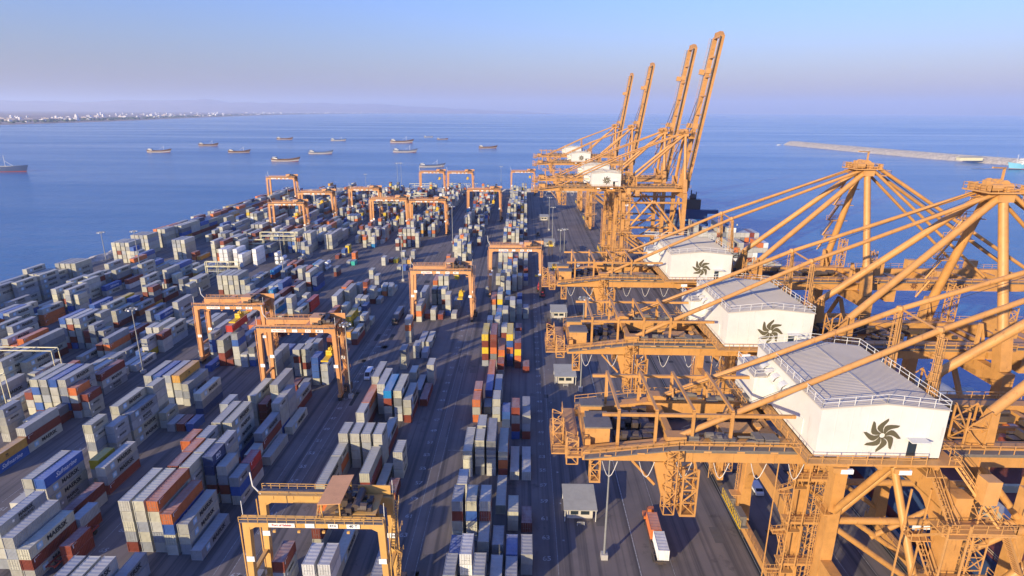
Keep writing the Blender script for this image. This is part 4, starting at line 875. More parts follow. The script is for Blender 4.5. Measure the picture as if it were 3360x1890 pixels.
(-6.1,460.6,20,0,0,0),(-12.2,467.2,20,0,0,0,0),(-9.2,467.1,20,0,0),(-15.3,480.2,20,0,0,0),(0,480.1,20,0,0),(-15.3,486.6,20,0,0,9),(0,493.2,20,0,0,0),(-6.1,499.7,20,0,0),
(-3.1,499.7,20,0,0,0,0),(-3.1,506.1,20,0,4),(-36.4,479.9,20,0,9,1,2,0),(-48.6,492.9,20,0,10,0,9,0,5),(-39.4,493,20,0,0,0),(-33.3,493,20,0,6,5,0,0),(-39.4,499.5,20,0,0,6,9,2,9),(-45.5,506.1,20,0,0,0,0,0),
(-42.5,505.9,20,0,6,0),(-39.4,505.9,20,0,0,9),(-36.4,506.1,20,0,0,0),(-33.3,506.1,20,0,2,2),(-48.6,519.1,20,0,6,2),(-45.5,519,20,0,0,2,9,0),(-42.5,518.9,20,0,0,0,2,0),(-39.4,519.1,20,0,9,0,0,0,2),
(-36.4,519,20,0,0,5),(-33.3,519,20,0,0,0,2,1),(-42.5,532.1,20,0,1,0),(-39.4,532,20,0,0,0,5,0),(-33.3,532,20,0,0,0,0),(-39.4,538.6,20,0,5,0,0,0),(-42.5,545,20,0,2,4,9),(-48.6,551.5,20,0,9,0),
(-45.5,551.6,20,0,2,0,0),(-42.5,551.5,20,0,5,0),(-39.4,551.6,20,0,0,9,0,0,0),(-36.4,551.7,20,0,0,0,2),(-33.3,551.6,20,0,9,5,9),(-48.6,558,20,0,2,5,0,0),(-42.5,558.1,20,0,0,4,0,9,5),(-36.4,558.1,20,0,0,1),
(-33.3,558,20,0,2,7,0),(-48.6,564.6,20,0,9,4,0,0,7),(-45.5,564.6,20,0,2,0,1),(-42.5,564.6,20,0,0,0),(-39.4,564.6,20,0,2,0,0,0,0),(-45.5,577.6,20,0,0,0,8),(-42.5,577.6,20,0,0,0,0,4,0),(-36.4,577.7,20,0,1,2,0,2,2),
(-33.3,577.6,20,0,0,9,0,5),(-48.6,584.2,20,0,0,4,9,0),(-45.5,584.2,20,0,0,0),(-42.5,584.1,20,0,0,2,0),(-39.4,584.1,20,0,2,1,0),(-33.3,584.1,20,0,2,0,2,0),(-48.6,590.6,20,0,0,0,6),(-42.5,590.6,20,0,5,0,4),
(-39.4,590.7,20,0,4,0,0,8,0),(-36.4,590.5,20,0,0,2),(-45.5,597.2,20,0,0,4,0,0,0),(-39.4,597.1,20,0,0,0,0,0,0),(-36.4,597.2,20,0,0,0,0,0),(-33.3,597.1,20,0,1,0,10,0),(-48.6,610.1,20,0,4,0),(-42.5,610.2,20,0,9,2,0,2,0),
(-48.6,616.8,20,0,9,0),(-39.4,616.7,20,0,0,0,0,0),(-36.4,616.7,20,0,0,4),(-48.6,629.7,20,0,0,1),(-45.5,629.7,20,0,0,0,9),(-42.5,629.7,20,0,0,0,2),(-33.3,629.6,20,0,0,2),(-45.5,636.2,20,0,0,9,2),
(-42.5,636.3,20,0,0,0,0,5),(-39.4,636.2,20,0,0,0),(-45.5,642.6,20,0,2,0,9),(-42.5,642.7,20,0,2,0,0,2,0),(-39.4,642.8,20,0,2,0,0,4),(-36.4,642.7,20,0,2,0,5),(-48.6,649.2,20,0,4,5,0),(-36.4,649.3,20,0,2,0,2,0),
(-33.3,649.3,20,0,0,2,7,0,0),(-48.6,662.3,20,0,0,0),(-39.4,662.3,20,0,0,0,0,0),(-36.4,662.3,20,0,0,0,0),(-48.6,668.7,20,0,0,0),(-45.5,668.7,20,0,0,0),(-42.5,668.8,20,0,0,6,0,0,0),(-39.4,668.7,20,0,0,0,0),
(-36.4,668.6,20,0,0,2),(-33.3,668.8,20,0,9,6),(-48.6,675.2,20,0,4,0,0,2,0),(-39.4,675.3,20,0,0,2),(-33.3,675.1,20,0,0,2,7,2,0),(-48.6,688.2,20,0,0,0,0,2),(-39.4,378.1,20,0,6,0),(-36.4,378,20,0,0),
(-48.6,390.9,20,0,2,0,0),(-42.5,391,20,0,0,0),(-39.4,391,20,0,0),(-42.5,397.6,20,0,0,2),(-42.5,404.1,20,0,0,9,0),(-45.5,410.5,20,0,4,0,0),(-42.5,410.5,20,0,0,9,0),(-39.4,410.5,20,0,2),
(-33.3,410.5,20,0,0,2),(-45.5,423.6,20,0,5,0),(-42.5,423.5,20,0,9,0),(-33.3,423.5,20,0,0,0,0),(-42.5,443,20,0,0,0,9),(-39.4,443,20,0,4,0),(-36.4,443.1,20,0,0,4,9),(-42.5,449.6,20,0,0),
(-36.4,449.6,20,0,0),(-45.5,456.2,20,0,0),(-33.3,456.1,20,0,0),(-39.4,469.1,20,0,0),(-82.2,440,20,0,0,8),(-79.2,440,20,0,0,0,8,6),(-73.2,440,20,0,0,5,6),(-70.2,439.9,20,0,0,0,4,9),
(-73.2,446.5,20,0,0,0,1),(-88.2,453,20,0,0,1,0,2),(-85.2,453,20,0,0,9),(-82.2,453,20,0,2,0,1,2,7),(-79.2,452.9,20,0,0,9,0,4),(-76.2,453,20,0,9,9,2,0,0),(-73.2,453,20,0,8,0),(-70.2,453.1,20,0,9,0,0,0),
(-88.2,459.6,20,0,0,2,1,0,0),(-85.2,459.5,20,0,0,0,4),(-82.2,459.6,20,0,0,0,6),(-79.2,459.5,20,0,5,0),(-76.2,459.5,20,0,10,0,0,2),(-73.2,459.4,20,0,2,0,0,0),(-70.2,459.5,20,0,0,0,0,5,8),(-85.2,472.5,20,0,0,1),
(-79.2,472.6,20,0,0,0),(-73.2,472.6,20,0,0,4,0,5,0),(-70.2,472.5,20,0,1,9),(-85.2,479,20,0,0,0),(-82.2,479.1,20,0,0,0,0),(-76.2,479,20,0,7,0),(-88.2,485.6,20,0,0,0,0),(-85.2,485.5,20,0,0,0),
(-82.2,485.6,20,0,8,0,9,0,0),(-73.2,485.5,20,0,0,8,0,7,0),(-70.2,485.5,20,0,0,2,0),(-85.2,492.1,20,0,0,0,5,0),(-88.2,505,20,0,0,2),(-85.2,505,20,0,0,4,0),(-82.2,505,20,0,0,2,0),(-76.2,505.1,20,0,0,0,0,2,0),
(-70.2,505.1,20,0,0,0,0,2),(-85.2,511.6,20,0,0,0,0),(-79.2,511.5,20,0,6,2),(-73.2,511.5,20,0,0,4,0,0),(-85.2,524.5,20,0,0,2,2,5),(-82.2,524.5,20,0,4,0,9,0,0),(-70.2,524.6,20,0,0,2),(-88.2,531.1,20,0,0,0,0),
(-73.2,531.2,20,0,5,0,2,1),(-82.2,537.7,20,0,9,0,0,0,7),(-76.2,537.6,20,0,2,0,2,4,2),(-70.2,537.5,20,0,0,2,0,0),(-88.2,544.1,20,0,2,0,0,2),(-85.2,544.1,20,0,9,2,0,2,0),(-82.2,544.1,20,0,2,0),(-79.2,544.2,20,0,0,0,2,0,0),
(-76.2,544.1,20,0,0,0,8,0),(-73.2,544.1,20,0,0,0,0,1),(-70.2,544.2,20,0,0,0,0,0),(-88.2,550.7,20,0,9,7),(-85.2,550.7,20,0,0,2,0,0),(-82.2,550.6,20,0,9,4,6,0),(-70.2,550.7,20,0,0,0,0),(-88.2,557.2,20,0,9,4),
(-76.2,557.2,20,0,10,0,9,0,0),(-73.2,557.1,20,0,0,0,0,2,0),(-88.2,570.2,20,0,0,0,8,0,2),(-82.2,570.2,20,0,0,0,0,0),(-73.2,570.2,20,0,9,2,0,2,9),(-70.2,570.2,20,0,0,9,0,0,5),(-82.2,576.7,20,0,7,0,0,0),(-79.2,576.6,20,0,5,0,0),
(-73.2,576.6,20,0,2,2),(-70.2,576.6,20,0,0,0,0,0,0),(-88.2,589.7,20,0,8,0),(-85.2,589.7,20,0,1,0,0,0,0),(-82.2,589.6,20,0,0,0,0,0,0),(-76.2,589.7,20,0,5,0),(-82.2,596.1,20,0,0,2,7,2),(-79.2,596.1,20,0,0,2,0,6),
(-76.2,596.2,20,0,2,0,1,0),(-70.2,596.2,20,0,0,0),(-85.2,602.7,20,0,2,2,7,0),(-82.2,602.7,20,0,0,0,4),(-79.2,602.8,20,0,1,2,0,0,8),(-76.2,602.7,20,0,0,5,0,0),(-73.2,602.8,20,0,0,0,7,0),(-70.2,602.7,20,0,0,0,1,0,0),
(-88.2,609.2,20,0,0,0,0,2),(-79.2,609.3,20,0,9,9,0),(-76.2,609.3,20,0,7,2,0),(-88.2,615.8,20,0,2,5),(-82.2,615.8,20,0,10,0,0),(-76.2,615.7,20,0,0,0,0,0,0),(-73.2,615.6,20,0,0,6,0,0),(-70.2,615.7,20,0,2,0,5,0,0),
(-88.2,622.3,20,0,0,0,0),(-85.2,622.3,20,0,9,0,2,8),(-82.2,622.1,20,0,4,0),(-76.2,622.2,20,0,5,9,6,0),(-73.2,622.3,20,0,0,2),(-70.2,622.3,20,0,2,0),(-88.2,628.8,20,0,0,0,9,0,0),(-79.2,628.7,20,0,0,2),
(-76.2,628.7,20,0,0,0,0,9),(-73.2,628.7,20,0,9,4,0,0),(-70.2,628.8,20,0,0,0,0,0,0),(-88.2,635.2,20,0,1,7,9),(-85.2,635.3,20,0,0,7,0),(-82.2,635.3,20,0,4,2,0),(-79.2,635.2,20,0,4,0,6),(-73.2,635.2,20,0,6,0,2),
(-70.2,635.3,20,0,0,0,0,6,0),(-85.2,641.7,20,0,2,9,0,10),(-82.2,641.8,20,0,7,2,8),(-79.2,641.7,20,0,0,0,5,0),(-85.2,648.2,20,0,5,10,0,0,0),(-79.2,648.2,20,0,2,0,0,2),(-76.2,648.3,20,0,9,0,0,5),(-70.2,648.2,20,0,0,0),
(-88.2,661.2,20,0,0,8,1,0),(-85.2,661.3,20,0,0,2,0),(-82.2,661.4,20,0,8,0,1,4),(-76.2,661.2,20,0,0,0),(-73.2,661.2,20,0,0,2),(-88.2,667.8,20,0,2,1,5,2),(-85.2,667.8,20,0,0,0,2,5),(-76.2,667.8,20,0,6,0,9),
(-73.2,667.9,20,0,9,0,9),(-70.2,667.8,20,0,0,2),(-85.2,680.8,20,0,0,10,0,9,2),(-82.2,680.8,20,0,0,9),(-79.2,680.7,20,0,2,9,6,2),(-76.2,680.9,20,0,0,0,0,10,0),(-70.2,680.8,20,0,4,0,0),(-113,402.1,20,0,4,0,0),
(-110,402,20,0,9),(-107,402,20,0,0,0,10),(-122,414.9,20,0,0,0),(-113,415,20,0,0,0,0,0),(-110,415.1,20,0,0,0,0),(-107,415.1,20,0,0,0,2,9),(-104,415.1,20,0,0),(-122,421.5,20,0,0,0,6),
(-119,421.4,20,0,0,4,0),(-116,421.5,20,0,0,6,2,0),(-113,421.6,20,0,2,0,10,0),(-110,421.5,20,0,0,4,2,2),(-107,421.6,20,0,0),(-104,421.6,20,0,0,0,0,4),(-122,427.9,20,0,2,2,0,0),(-116,428.1,20,0,4,5),
(-113,428,20,0,1,0,0),(-110,428,20,0,0),(-104,428.1,20,0,0,0,0,0),(-122,434.6,20,0,9,2,0),(-122,441,20,0,0,0,0),(-119,441,20,0,2,0,0,0),(-113,441.1,20,0,0,0),(-110,441.1,20,0,2,2),
(-107,441.1,20,0,0,2),(-122,447.5,20,0,9),(-119,447.6,20,0,0,0,2,0),(-113,447.6,20,0,2,2),(-107,447.5,20,0,4,0,2),(-122,460.5,20,0,0,0,0),(-116,460.5,20,0,4,0,6,10),(-110,460.6,20,0,0,2,5),
(-104,460.6,20,0,0,0,0),(-116,467,20,0,0,1,0),(-107,467.1,20,0,0,0,0),(-104,467.1,20,0,2,0,2),(-122,489.9,20,0,0,0),(-116,489.9,20,0,2,2,0,9),(-113,490.1,20,0,5,0),(-110,489.9,20,0,0,0),
(-107,490,20,0,0,0),(-104,490,20,0,0,0,0,0),(-122,496.4,20,0,7,0),(-116,496.4,20,0,0,4,10),(-113,496.5,20,0,5,0),(-110,496.5,20,0,2,0,4),(-104,496.6,20,0,0,9,2,4),(-122,502.9,20,0,7,0,0),
(-119,502.9,20,0,0,0,2),(-113,503.1,20,0,2,0,0),(-107,503.1,20,0,2,9,0,9),(-122,516.1,20,0,0,2,0),(-119,516.1,20,0,2,4,2,0),(-116,516.1,20,0,0,9,9,0),(-122,522.6,20,0,7,5,0,9,0),(-113,522.5,20,0,0,9,4,0,0),
(-104,522.6,20,0,8,5,0,0,0),(-113,529.1,20,0,0,5),(-104,529.1,20,0,0,4,0),(-122,535.6,20,0,9,5,0,0),(-110,535.5,20,0,0,4,0),(-107,535.6,20,0,2,1,2,2),(-119,542.1,20,0,8,0,9,9),(-116,542.1,20,0,0,0),
(-110,542.1,20,0,0,2),(-122,555,20,0,0,0,0,0),(-113,555,20,0,0,0,1),(-122,568,20,0,4,0,0,0),(-116,568,20,0,2,0),(-113,568.1,20,0,1,2),(-110,568,20,0,5,0,9),(-104,568.1,20,0,0,2,0,0),
(-122,581,20,0,0,0,9,4),(-119,581.1,20,0,0,6),(-116,581.2,20,0,0,0,0,0),(-110,581,20,0,0,0,0,2),(-104,581.2,20,0,0,0),(-116,587.6,20,0,0,5,2,0,2),(-113,587.5,20,0,0,0,0,0),(-104,587.5,20,0,2,2,2,4,0),
(-122,594.2,20,0,2,4,9,5),(-119,594.1,20,0,0,0,0,4,0),(-116,594.1,20,0,0,0,5),(-113,594.2,20,0,0,4),(-110,594.1,20,0,2,0),(-107,594.1,20,0,0,0,0,0,0),(-104,594.2,20,0,0,0,0,4),(-122,600.6,20,0,0,2),
(-119,600.5,20,0,9,2,0,0),(-116,600.6,20,0,5,10,2,8,0),(-110,600.6,20,0,0,1,5,9,0),(-107,600.6,20,0,0,0),(-119,607.1,20,0,2,4,0,2),(-116,607,20,0,0,0),(-104,607.2,20,0,0,0,0,0),(-122,613.7,20,0,0,4,0,5,0),
(-119,613.7,20,0,0,4,0,0),(-116,613.6,20,0,0,0,6,2,7),(-110,613.6,20,0,5,0,0,0,2),(-107,613.5,20,0,4,2),(-104,613.6,20,0,0,6),(-122,620.1,20,0,0,0,5),(-119,620.2,20,0,0,0,6),(-107,620.2,20,0,0,9),
(-119,626.8,20,0,0,0),(-116,626.6,20,0,0,2,0),(-107,626.7,20,0,0,0,0),(-113,633.1,20,0,2,0,1,2,0),(-107,633.1,20,0,2,5,6,0),(-122,639.7,20,0,9,9),(-119,639.7,20,0,0,0),(-116,639.6,20,0,2,2,2,1,9),
(-113,639.7,20,0,0,0,5,1),(-110,639.6,20,0,2,0,0,1),(-104,639.6,20,0,2,2),(-122,646.3,20,0,2,2,6),(-113,646.3,20,0,0,5,0),(-107,646.1,20,0,0,0,0),(-104,646.1,20,0,7,9,0,9,2),(-119,652.7,20,0,0,4,0),
(-113,652.8,20,0,0,0,4,0),(-119,665.8,20,0,0,2,9,9,0),(-107,665.8,20,0,0,0),(-122,672.1,20,0,5,9),(-110,672.2,20,0,2,0),(-107,672.2,20,0,0,0),(-116,685.2,20,0,0,2),(-113,685.3,20,0,0,0),
(-110,685.3,20,0,0,4,2,2,0),(-107,685.1,20,0,0,2,9),(-104,685.2,20,0,0,0,1,0),(-162.6,395.9,40,0,7,7),(-153,396.1,40,0,0,2),(-138,396,40,0,0,0,0,0),(-135,396,40,0,0,0,0,0),(-162,408.6,40,0,0,7,0),
(-159,408.6,40,0,0,9),(-150,408.7,40,0,0,0),(-147,408.6,40,0,0,0,6),(-138,408.7,40,0,0,0,2),(-135,408.7,40,0,0,0,0,9),(-162,421.2,40,0,0,0,9,0),(-153,421.3,40,0,9,2,0),(-150,421.2,40,0,0,0,0,0),
(-147,421.2,40,0,0,0,0,0),(-144,421.2,40,0,0,0,7),(-141,421.3,40,0,0,4),(-138,421.2,40,0,1,2,0),(-135,421.3,40,0,0,0,0),(-162,433.9,40,0,2,0,0),(-159,433.9,40,0,0,0,0),(-153,433.9,40,0,0,4),
(-147,433.9,40,0,4,8,0,7),(-144,433.9,40,0,4,1),(-138,434,40,0,0,0),(-162,446.6,40,0,5,8,0,0),(-156,446.6,40,0,8,9),(-153,446.5,40,0,4,2,0,2),(-150,446.6,40,0,0,0,2),(-147,446.6,40,0,0,0,1,1),
(-144,446.6,40,0,0,0),(-141,446.6,40,0,0,9,2),(-138,446.6,40,0,5,0),(-135,446.6,40,0,9,0,0),(-162,459.2,40,0,2,2,2),(-156,459.3,40,0,2,4),(-153,459.1,40,0,0,2,0,4),(-150,459.3,40,0,0,4),
(-144,459.3,40,0,0,0),(-141,459.1,40,0,0,0),(-138,459.1,40,0,0,5),(-156,471.8,40,0,0,0,2),(-150,471.8,40,0,0,0),(-147,471.8,40,0,5,0,0),(-144,471.9,40,0,0,0,0,2),(-141,471.7,40,0,0,0,0,0),
(-138,471.8,40,0,0,4,9,4),(-157,494.9,20,0,0,0,0,2,0),(-151,494.9,20,0,2,0,0,0),(-145,501.5,20,0,0,2,0,0),(-142,501.4,20,0,7,5,0),(-151,508.1,20,0,0,0,0,0),(-148,508,20,0,4,7,0),(-142,508,20,0,0,0,9,0),
(-160,514.5,20,0,9,0),(-157,514.5,20,0,0,0,0,8),(-154,514.6,20,0,2,0,2,0),(-148,514.5,20,0,0,2,0,0,0),(-145,514.5,20,0,7,7),(-160,527.6,20,0,0,0,2,2),(-154,527.6,20,0,0,0,4,2),(-148,527.5,20,0,2,0,0,0),
(-160,534.1,20,0,0,4),(-154,534,20,0,9,0,0,7),(-151,534.1,20,0,2,0,6,4,9),(-148,534.1,20,0,4,0,9),(-145,534,20,0,0,0,4,0),(-148,540.6,20,0,0,0,2,4,2),(-142,540.5,20,0,0,2),(-160,547,20,0,0,0),
(-151,547,20,0,0,4,2,0,6),(-148,547.1,20,0,0,5),(-142,547.1,20,0,6,9,5,9),(-160,553.6,20,0,0,0,4),(-154,553.6,20,0,0,0,0),(-145,553.7,20,0,0,0),(-142,553.6,20,0,2,0,5),(-157,566.7,20,0,0,6),
(-154,566.7,20,0,4,2),(-148,566.7,20,0,0,0,9,2,0),(-145,566.6,20,0,0,0,9,0),(-154,573,20,0,0,5,1),(-148,573.1,20,0,2,0,4,6,0),(-160,579.5,20,0,0,9,10,0,2),(-157,579.6,20,0,5,0,0),(-154,579.6,20,0,0,0,0),
(-151,579.6,20,0,0,1,0,7,0),(-148,579.6,20,0,0,0,0),(-145,579.6,20,0,0,0),(-157,592.7,20,0,2,0),(-148,592.6,20,0,0,9,2,0,2),(-157,605.6,20,0,0,0,0),(-148,605.7,20,0,0,0,0,0),(-145,605.7,20,0,0,0,0,9),
(-160,612.1,20,0,0,4),(-157,612,20,0,0,0,2,0,0),(-154,612.1,20,0,1,6,0,0),(-151,612.2,20,0,0,4),(-148,612.2,20,0,0,0,5,2,0),(-142,612.1,20,0,0,0),(-160,618.7,20,0,1,0,1,0),(-154,618.6,20,0,0,2,5),
(-151,618.7,20,0,9,9,0),(-160,625.2,20,0,0,0,0,2),(-157,625.1,20,0,0,2,0,2,2),(-154,625.2,20,0,0,2),(-151,625.2,20,0,0,8,8,6,9),(-148,625.1,20,0,1,0,9,9,0),(-145,625.1,20,0,2,0,9,0),(-157,638.1,20,0,2,0),
(-151,638.2,20,0,0,0,0,0,5),(-148,638.2,20,0,2,0,2,9,0),(-145,638.1,20,0,9,0,0,6),(-157,651.2,20,0,7,0,0,2),(-154,651.1,20,0,1,0,2,0),(-148,651.1,20,0,0,0,0),(-145,651.1,20,0,0,5),(-142,651.1,20,0,7,0,0,4),
(-160,657.6,20,0,6,0,2),(-157,657.6,20,0,6,9),(-145,657.6,20,0,0,0,0,0,0),(-157,670.7,20,0,0,0),(-154,670.7,20,0,7,0,0,0,1),(-151,670.8,20,0,0,8,1,0),(-148,670.7,20,0,0,0,0,0),(-145,670.7,20,0,0,2,7,2),
(-142,670.7,20,0,5,2,0),(-160,677.2,20,0,0,0),(-157,677.3,20,0,0,0),(-154,677.3,20,0,2,2),(-151,677.3,20,0,0,0),(-142,677.3,20,0,0,4,0,0),(-160,683.7,20,0,5,0),(-157,683.7,20,0,2,0,4,1,0),
(-151,683.7,20,0,5,0,0),(-148,683.7,20,0,9,0,2,0,0),(-142,683.6,20,0,0,0,2),(-198,360,40,0,0,0,0,0,0),(-195,360.1,40,0,0,2,4),(-192,360,40,0,2,0,2,4,0),(-181.8,359.9,40,0,0,0,0,6,2),(-175.8,360,40,0,0,0),
(-172.8,360,40,0,0,2,0),(-169.8,359.9,40,0,0,2),(-198,372.6,40,0,0,4,0),(-195,372.6,40,0,1,6),(-192,372.6,40,0,0,6,0,0,0),(-189,372.6,40,0,0,0,9,0,0),(-183,372.6,40,0,0,0),(-180,372.6,40,0,2,0,2,0),
(-174,372.6,40,0,0,0),(-171,372.7,40,0,0,0,2),(-168,372.5,40,0,0,0,5),(-198,385.4,40,0,9,7,0,0,0),(-195,385.2,40,0,0,0,1,9),(-192,385.3,40,0,0,9,0),(-189,385.2,40,0,9,0,0,0),(-186,385.3,40,0,0,4,0,0,0),
(-183,385.4,40,0,2,0,0,0,9),(-174,385.3,40,0,2,0,0,0),(-171,385.3,40,0,0,0,0,2),(-168,385.2,40,0,0,5,0,0,0),(-198,404.4,40,0,9,2,0,0),(-195,404.4,40,0,4,5,0),(-192,404.4,40,0,0,0,0,10),(-183,404.4,40,0,0,0,2),
(-180,404.4,40,0,0,0),(-177,404.4,40,0,0,4,6),(-174,404.3,40,0,0,0,4,0),(-171,404.4,40,0,0,0,0),(-198,417,40,0,0,0,0,2,2),(-195,417.1,40,0,0,9,0,0,0),(-192,417.1,40,0,0,2,0,0,2),(-189,417,40,0,5,2),
(-186,417,40,0,0,0),(-183,417.1,40,0,1,0,0,0),(-180,417,40,0,0,4,0),(-177,417,40,0,0,8,0,0),(-174,417,40,0,2,0,0,0),(-168,417,40,0,9,9),(-198,436.1,40,0,6,4,0,0,5),(-195,436.2,40,0,0,0,0,0,9),
(-192,436.3,40,0,0,2,2,9),(-186,436.2,40,0,2,0,0),(-183,436.2,40,0,9,2,0),(-180,436.2,40,0,0,0,4,0,0),(-177,436.2,40,0,0,9),(-174,436.1,40,0,4,0,4),(-171,436.2,40,0,0,0),(-198,455.4,40,0,0,0,6,0),
(-195,455.3,40,0,0,0),(-180,455.4,40,0,0,0,0,0),(-174,455.4,40,0,5,0,2,0,2),(-171,455.4,40,0,0,0,8),(-168,455.4,40,0,0,0,0),(-198,468,40,0,0,0,6,7),(-195,468,40,0,0,1,0),(-189,467.9,40,0,2,0,0),
(-186,467.9,40,0,0,4,0,2,5),(-183,468,40,0,0,9,0),(-180,468,40,0,0,1,0,0),(-174,467.9,40,0,0,0,0,0,0),(-168,467.9,40,0,2,4,0),(-195,490,40,0,5,9,0),(-192,490,40,0,0,7,0,0),(-189,490.1,40,0,0,0),
(-186,489.9,40,0,0,5),(-183,489.9,40,0,0,0,0),(-180,490.1,40,0,0,0,5,0),(-198,502.7,40,0,10,0,0,2,0),(-192,502.6,40,0,9,2,2,2),(-189,502.6,40,0,4,6,4,0,0),(-186,502.7,40,0,0,0,2),(-180,502.5,40,0,9,9),
(-198,521.7,40,0,0,0,0),(-195,521.8,40,0,0,0,0,0),(-192,521.7,40,0,0,2,0,2),(-189,521.7,40,0,2,0,0,0),(-186,521.9,40,0,0,0,0,0,0),(-180,521.7,40,0,9,4,0),(-195,534.4,40,0,0,9,0),(-192,534.4,40,0,7,5,0),
(-189,534.3,40,0,9,9,2,6,0),(-183,534.4,40,0,0,4),(-177,534.3,40,0,0,0,9,4,0),(-198,547.1,40,0,0,8,0,1),(-195,547,40,0,0,0,0,0,0),(-183,547,40,0,0,0,0,9,0),(-180,547,40,0,0,0,4,0,0),(-177,547.1,40,0,0,0,0,0),
(-198,559.6,40,0,5,0),(-195,559.7,40,0,0,9,0),(-189,559.6,40,0,0,8,0,0,0),(-177,559.7,40,0,0,7,1,2,1),(-195,578.9,40,0,5,0,2),(-189,578.9,40,0,5,0,0,0),(-186,578.8,40,0,5,0,0),(-198,591.6,40,0,0,0),
(-195,591.5,40,0,0,7,0,0,0),(-192,591.5,40,0,0,0,0,1,0),(-183,591.5,40,0,0,5),(-180,591.5,40,0,0,0,0),(-177,591.4,40,0,1,2,9),(-195,604,40,0,0,0,0,0),(-186,604.2,40,0,2,0,0,2),(-183,604.2,40,0,0,0),
(-195,616.9,40,0,0,2,9,0),(-189,616.7,40,0,0,5),(-180,616.8,40,0,2,0,0),(-177,616.7,40,0,0,5,0,0,2),(-198,636,40,0,4,4),(-195,636,40,0,4,0,0,0,0),(-192,635.9,40,0,0,0),(-189,635.9,40,0,0,0),
(-186,636,40,0,1,2,0,5,9),(-183,636,40,0,5,0),(-180,635.8,40,0,9,0,0,0,0),(-195,655.1,40,0,9,0,0,2,0),(-189,655.1,40,0,0,0,5,0),(-183,655.1,40,0,0,0,0),(-177,655.1,40,0,0,2,4,0),(-198,674.1,40,0,0,2,7,0,0),
(-195,674.1,40,0,4,0),(-192,674.1,40,0,0,0),(-186,674.2,40,0,0,2),(-183,674.2,40,0,4,0,5),(-180,674.1,40,0,0,5,4,0),(-229,420.1,40,0,0,2,2),(-223,420.1,40,0,0,0,9,0),(-232,432.7,40,0,0,6,0),
(-229,432.7,40,0,5,0,0,0),(-226,432.7,40,0,0,0,0),(-223,432.7,40,0,0,0,0),(-220,432.6,40,0,0,5,9,0),(-217,432.7,40,0,0,0,5),(-232,445.3,40,0,0,0,1,0,0),(-223,445.3,40,0,2,0,0),(-220,445.3,40,0,0,0,0,6),
(-232,464.4,40,0,5,0,1,0),(-223,464.4,40,0,0,10,2),(-220,464.5,40,0,0,1,0,0,0),(-217,464.5,40,0,9,0,0,0,0),(-232,483.5,40,0,0,7,0,0,0),(-229,483.7,40,0,2,0,0,0),(-226,483.5,40,0,0,0,0),(-223,483.6,40,0,0,0,0,0),
(-220,483.5,40,0,0,0,2,0,0),(-217,483.5,40,0,0,0,0,2),(-232,496.1,40,0,4,0,2,0),(-226,496.3,40,0,2,0,0,0,0),(-223,496.2,40,0,0,9,0),(-220,496.3,40,0,2,2,0,0,2),(-217,496.2,40,0,0,0,0,2,6),(-229,510,40,0,9,0,0,9,0),
(-226,510,40,0,5,0),(-217,510,40,0,0,2,2),(-232,522.7,40,0,0,0,0),(-226,522.6,40,0,2,0,2),(-223,522.6,40,0,2,0),(-220,522.7,40,0,0,2,2,0,0),(-226,535.2,40,0,4,0,0,5),(-223,535.2,40,0,9,0,0),
(-217,535.3,40,0,0,0,4,0,0),(-232,547.9,40,0,0,2,0),(-229,547.8,40,0,2,0,0),(-223,547.9,40,0,0,9,0,0,0),(-220,547.8,40,0,0,0,0,0),(-217,547.9,40,0,0,0),(-232,560.5,40,0,0,8,0,1,5),(-229,560.6,40,0,0,1),
(-226,560.5,40,0,0,0),(-223,560.5,40,0,0,0,0,0),(-220,560.5,40,0,2,0,0,0,0),(-217,560.6,40,0,0,1,7,8),(-232,573.1,40,0,6,0,0),(-226,573.2,40,0,0,0),(-223,573.3,40,0,2,0,0,5,9),(-220,573.2,40,0,0,5,0),
(-217,573.2,40,0,0,4),(-229,585.9,40,0,0,5,0,0,0),(-232,598.4,40,0,0,0,0,0),(-217,598.4,40,0,2,0,0,0,2),(-232,611.2,40,0,0,0,0,2),(-226,611.2,40,0,9,9,0),(-223,611.1,40,0,0,0,0,0,0),(-220,611,40,0,0,0,9,0,0),
(-217,611.1,40,0,0,0,0,0,5),(-226,623.8,40,0,4,5,6),(-223,623.7,40,0,2,5),(-217,623.8,40,0,1,0,0,2,0),(-229,642.9,40,0,0,6),(-223,642.9,40,0,0,5,0),(-220,643,40,0,0,1,2),(-217,642.8,40,0,0,9),
(-232,655.5,40,0,0,9,5),(-229,655.6,40,0,2,0,2,0),(-223,655.6,40,0,0,5,2),(-220,655.5,40,0,0,0,2,6),(-217,655.5,40,0,6,0,0,1),(-226,668.1,40,0,9,1,2),(-223,668.1,40,0,8,0,0,0,0),(-220,668.2,40,0,2,2,2,0),
(-259,410.1,40,0,0,0,0,1),(-256.1,410,40,0,4,0,1,2,0),(-253.2,410,40,0,2,8,4,0,2),(-250.3,409.9,40,0,0,1,0,9,0),(-247.4,410,40,0,0,9,5,8,0),(-259,422.6,40,0,0,0,0,8),(-256.1,422.6,40,0,0,0,9,4,0),(-253.2,422.6,40,0,0,4,2,0),
(-250.3,422.7,40,0,0,0,0,0,0),(-247.4,422.6,40,0,0,0,0,2,0),(-259,435.3,40,0,0,2,0,0),(-256.1,435.2,40,0,0,5,0,0),(-253.2,435.3,40,0,5,0,0,2,2),(-250.3,435.3,40,0,6,0,9,0,0),(-247.4,435.3,40,0,5,0,2,0),(-259,447.9,40,0,0,0,5,9,2),
(-256.1,447.8,40,0,2,0,0,0,0),(-253.2,447.9,40,0,0,2,8,0),(-250.3,448,40,0,0,0,0,2),(-247.4,447.9,40,0,0,5,2,0),(-259,460.6,40,0,0,2,0,2),(-256.1,460.6,40,0,0,0,2,0),(-253.2,460.6,40,0,1,2,0,0),(-250.3,460.6,40,0,4,0,10,9,0),
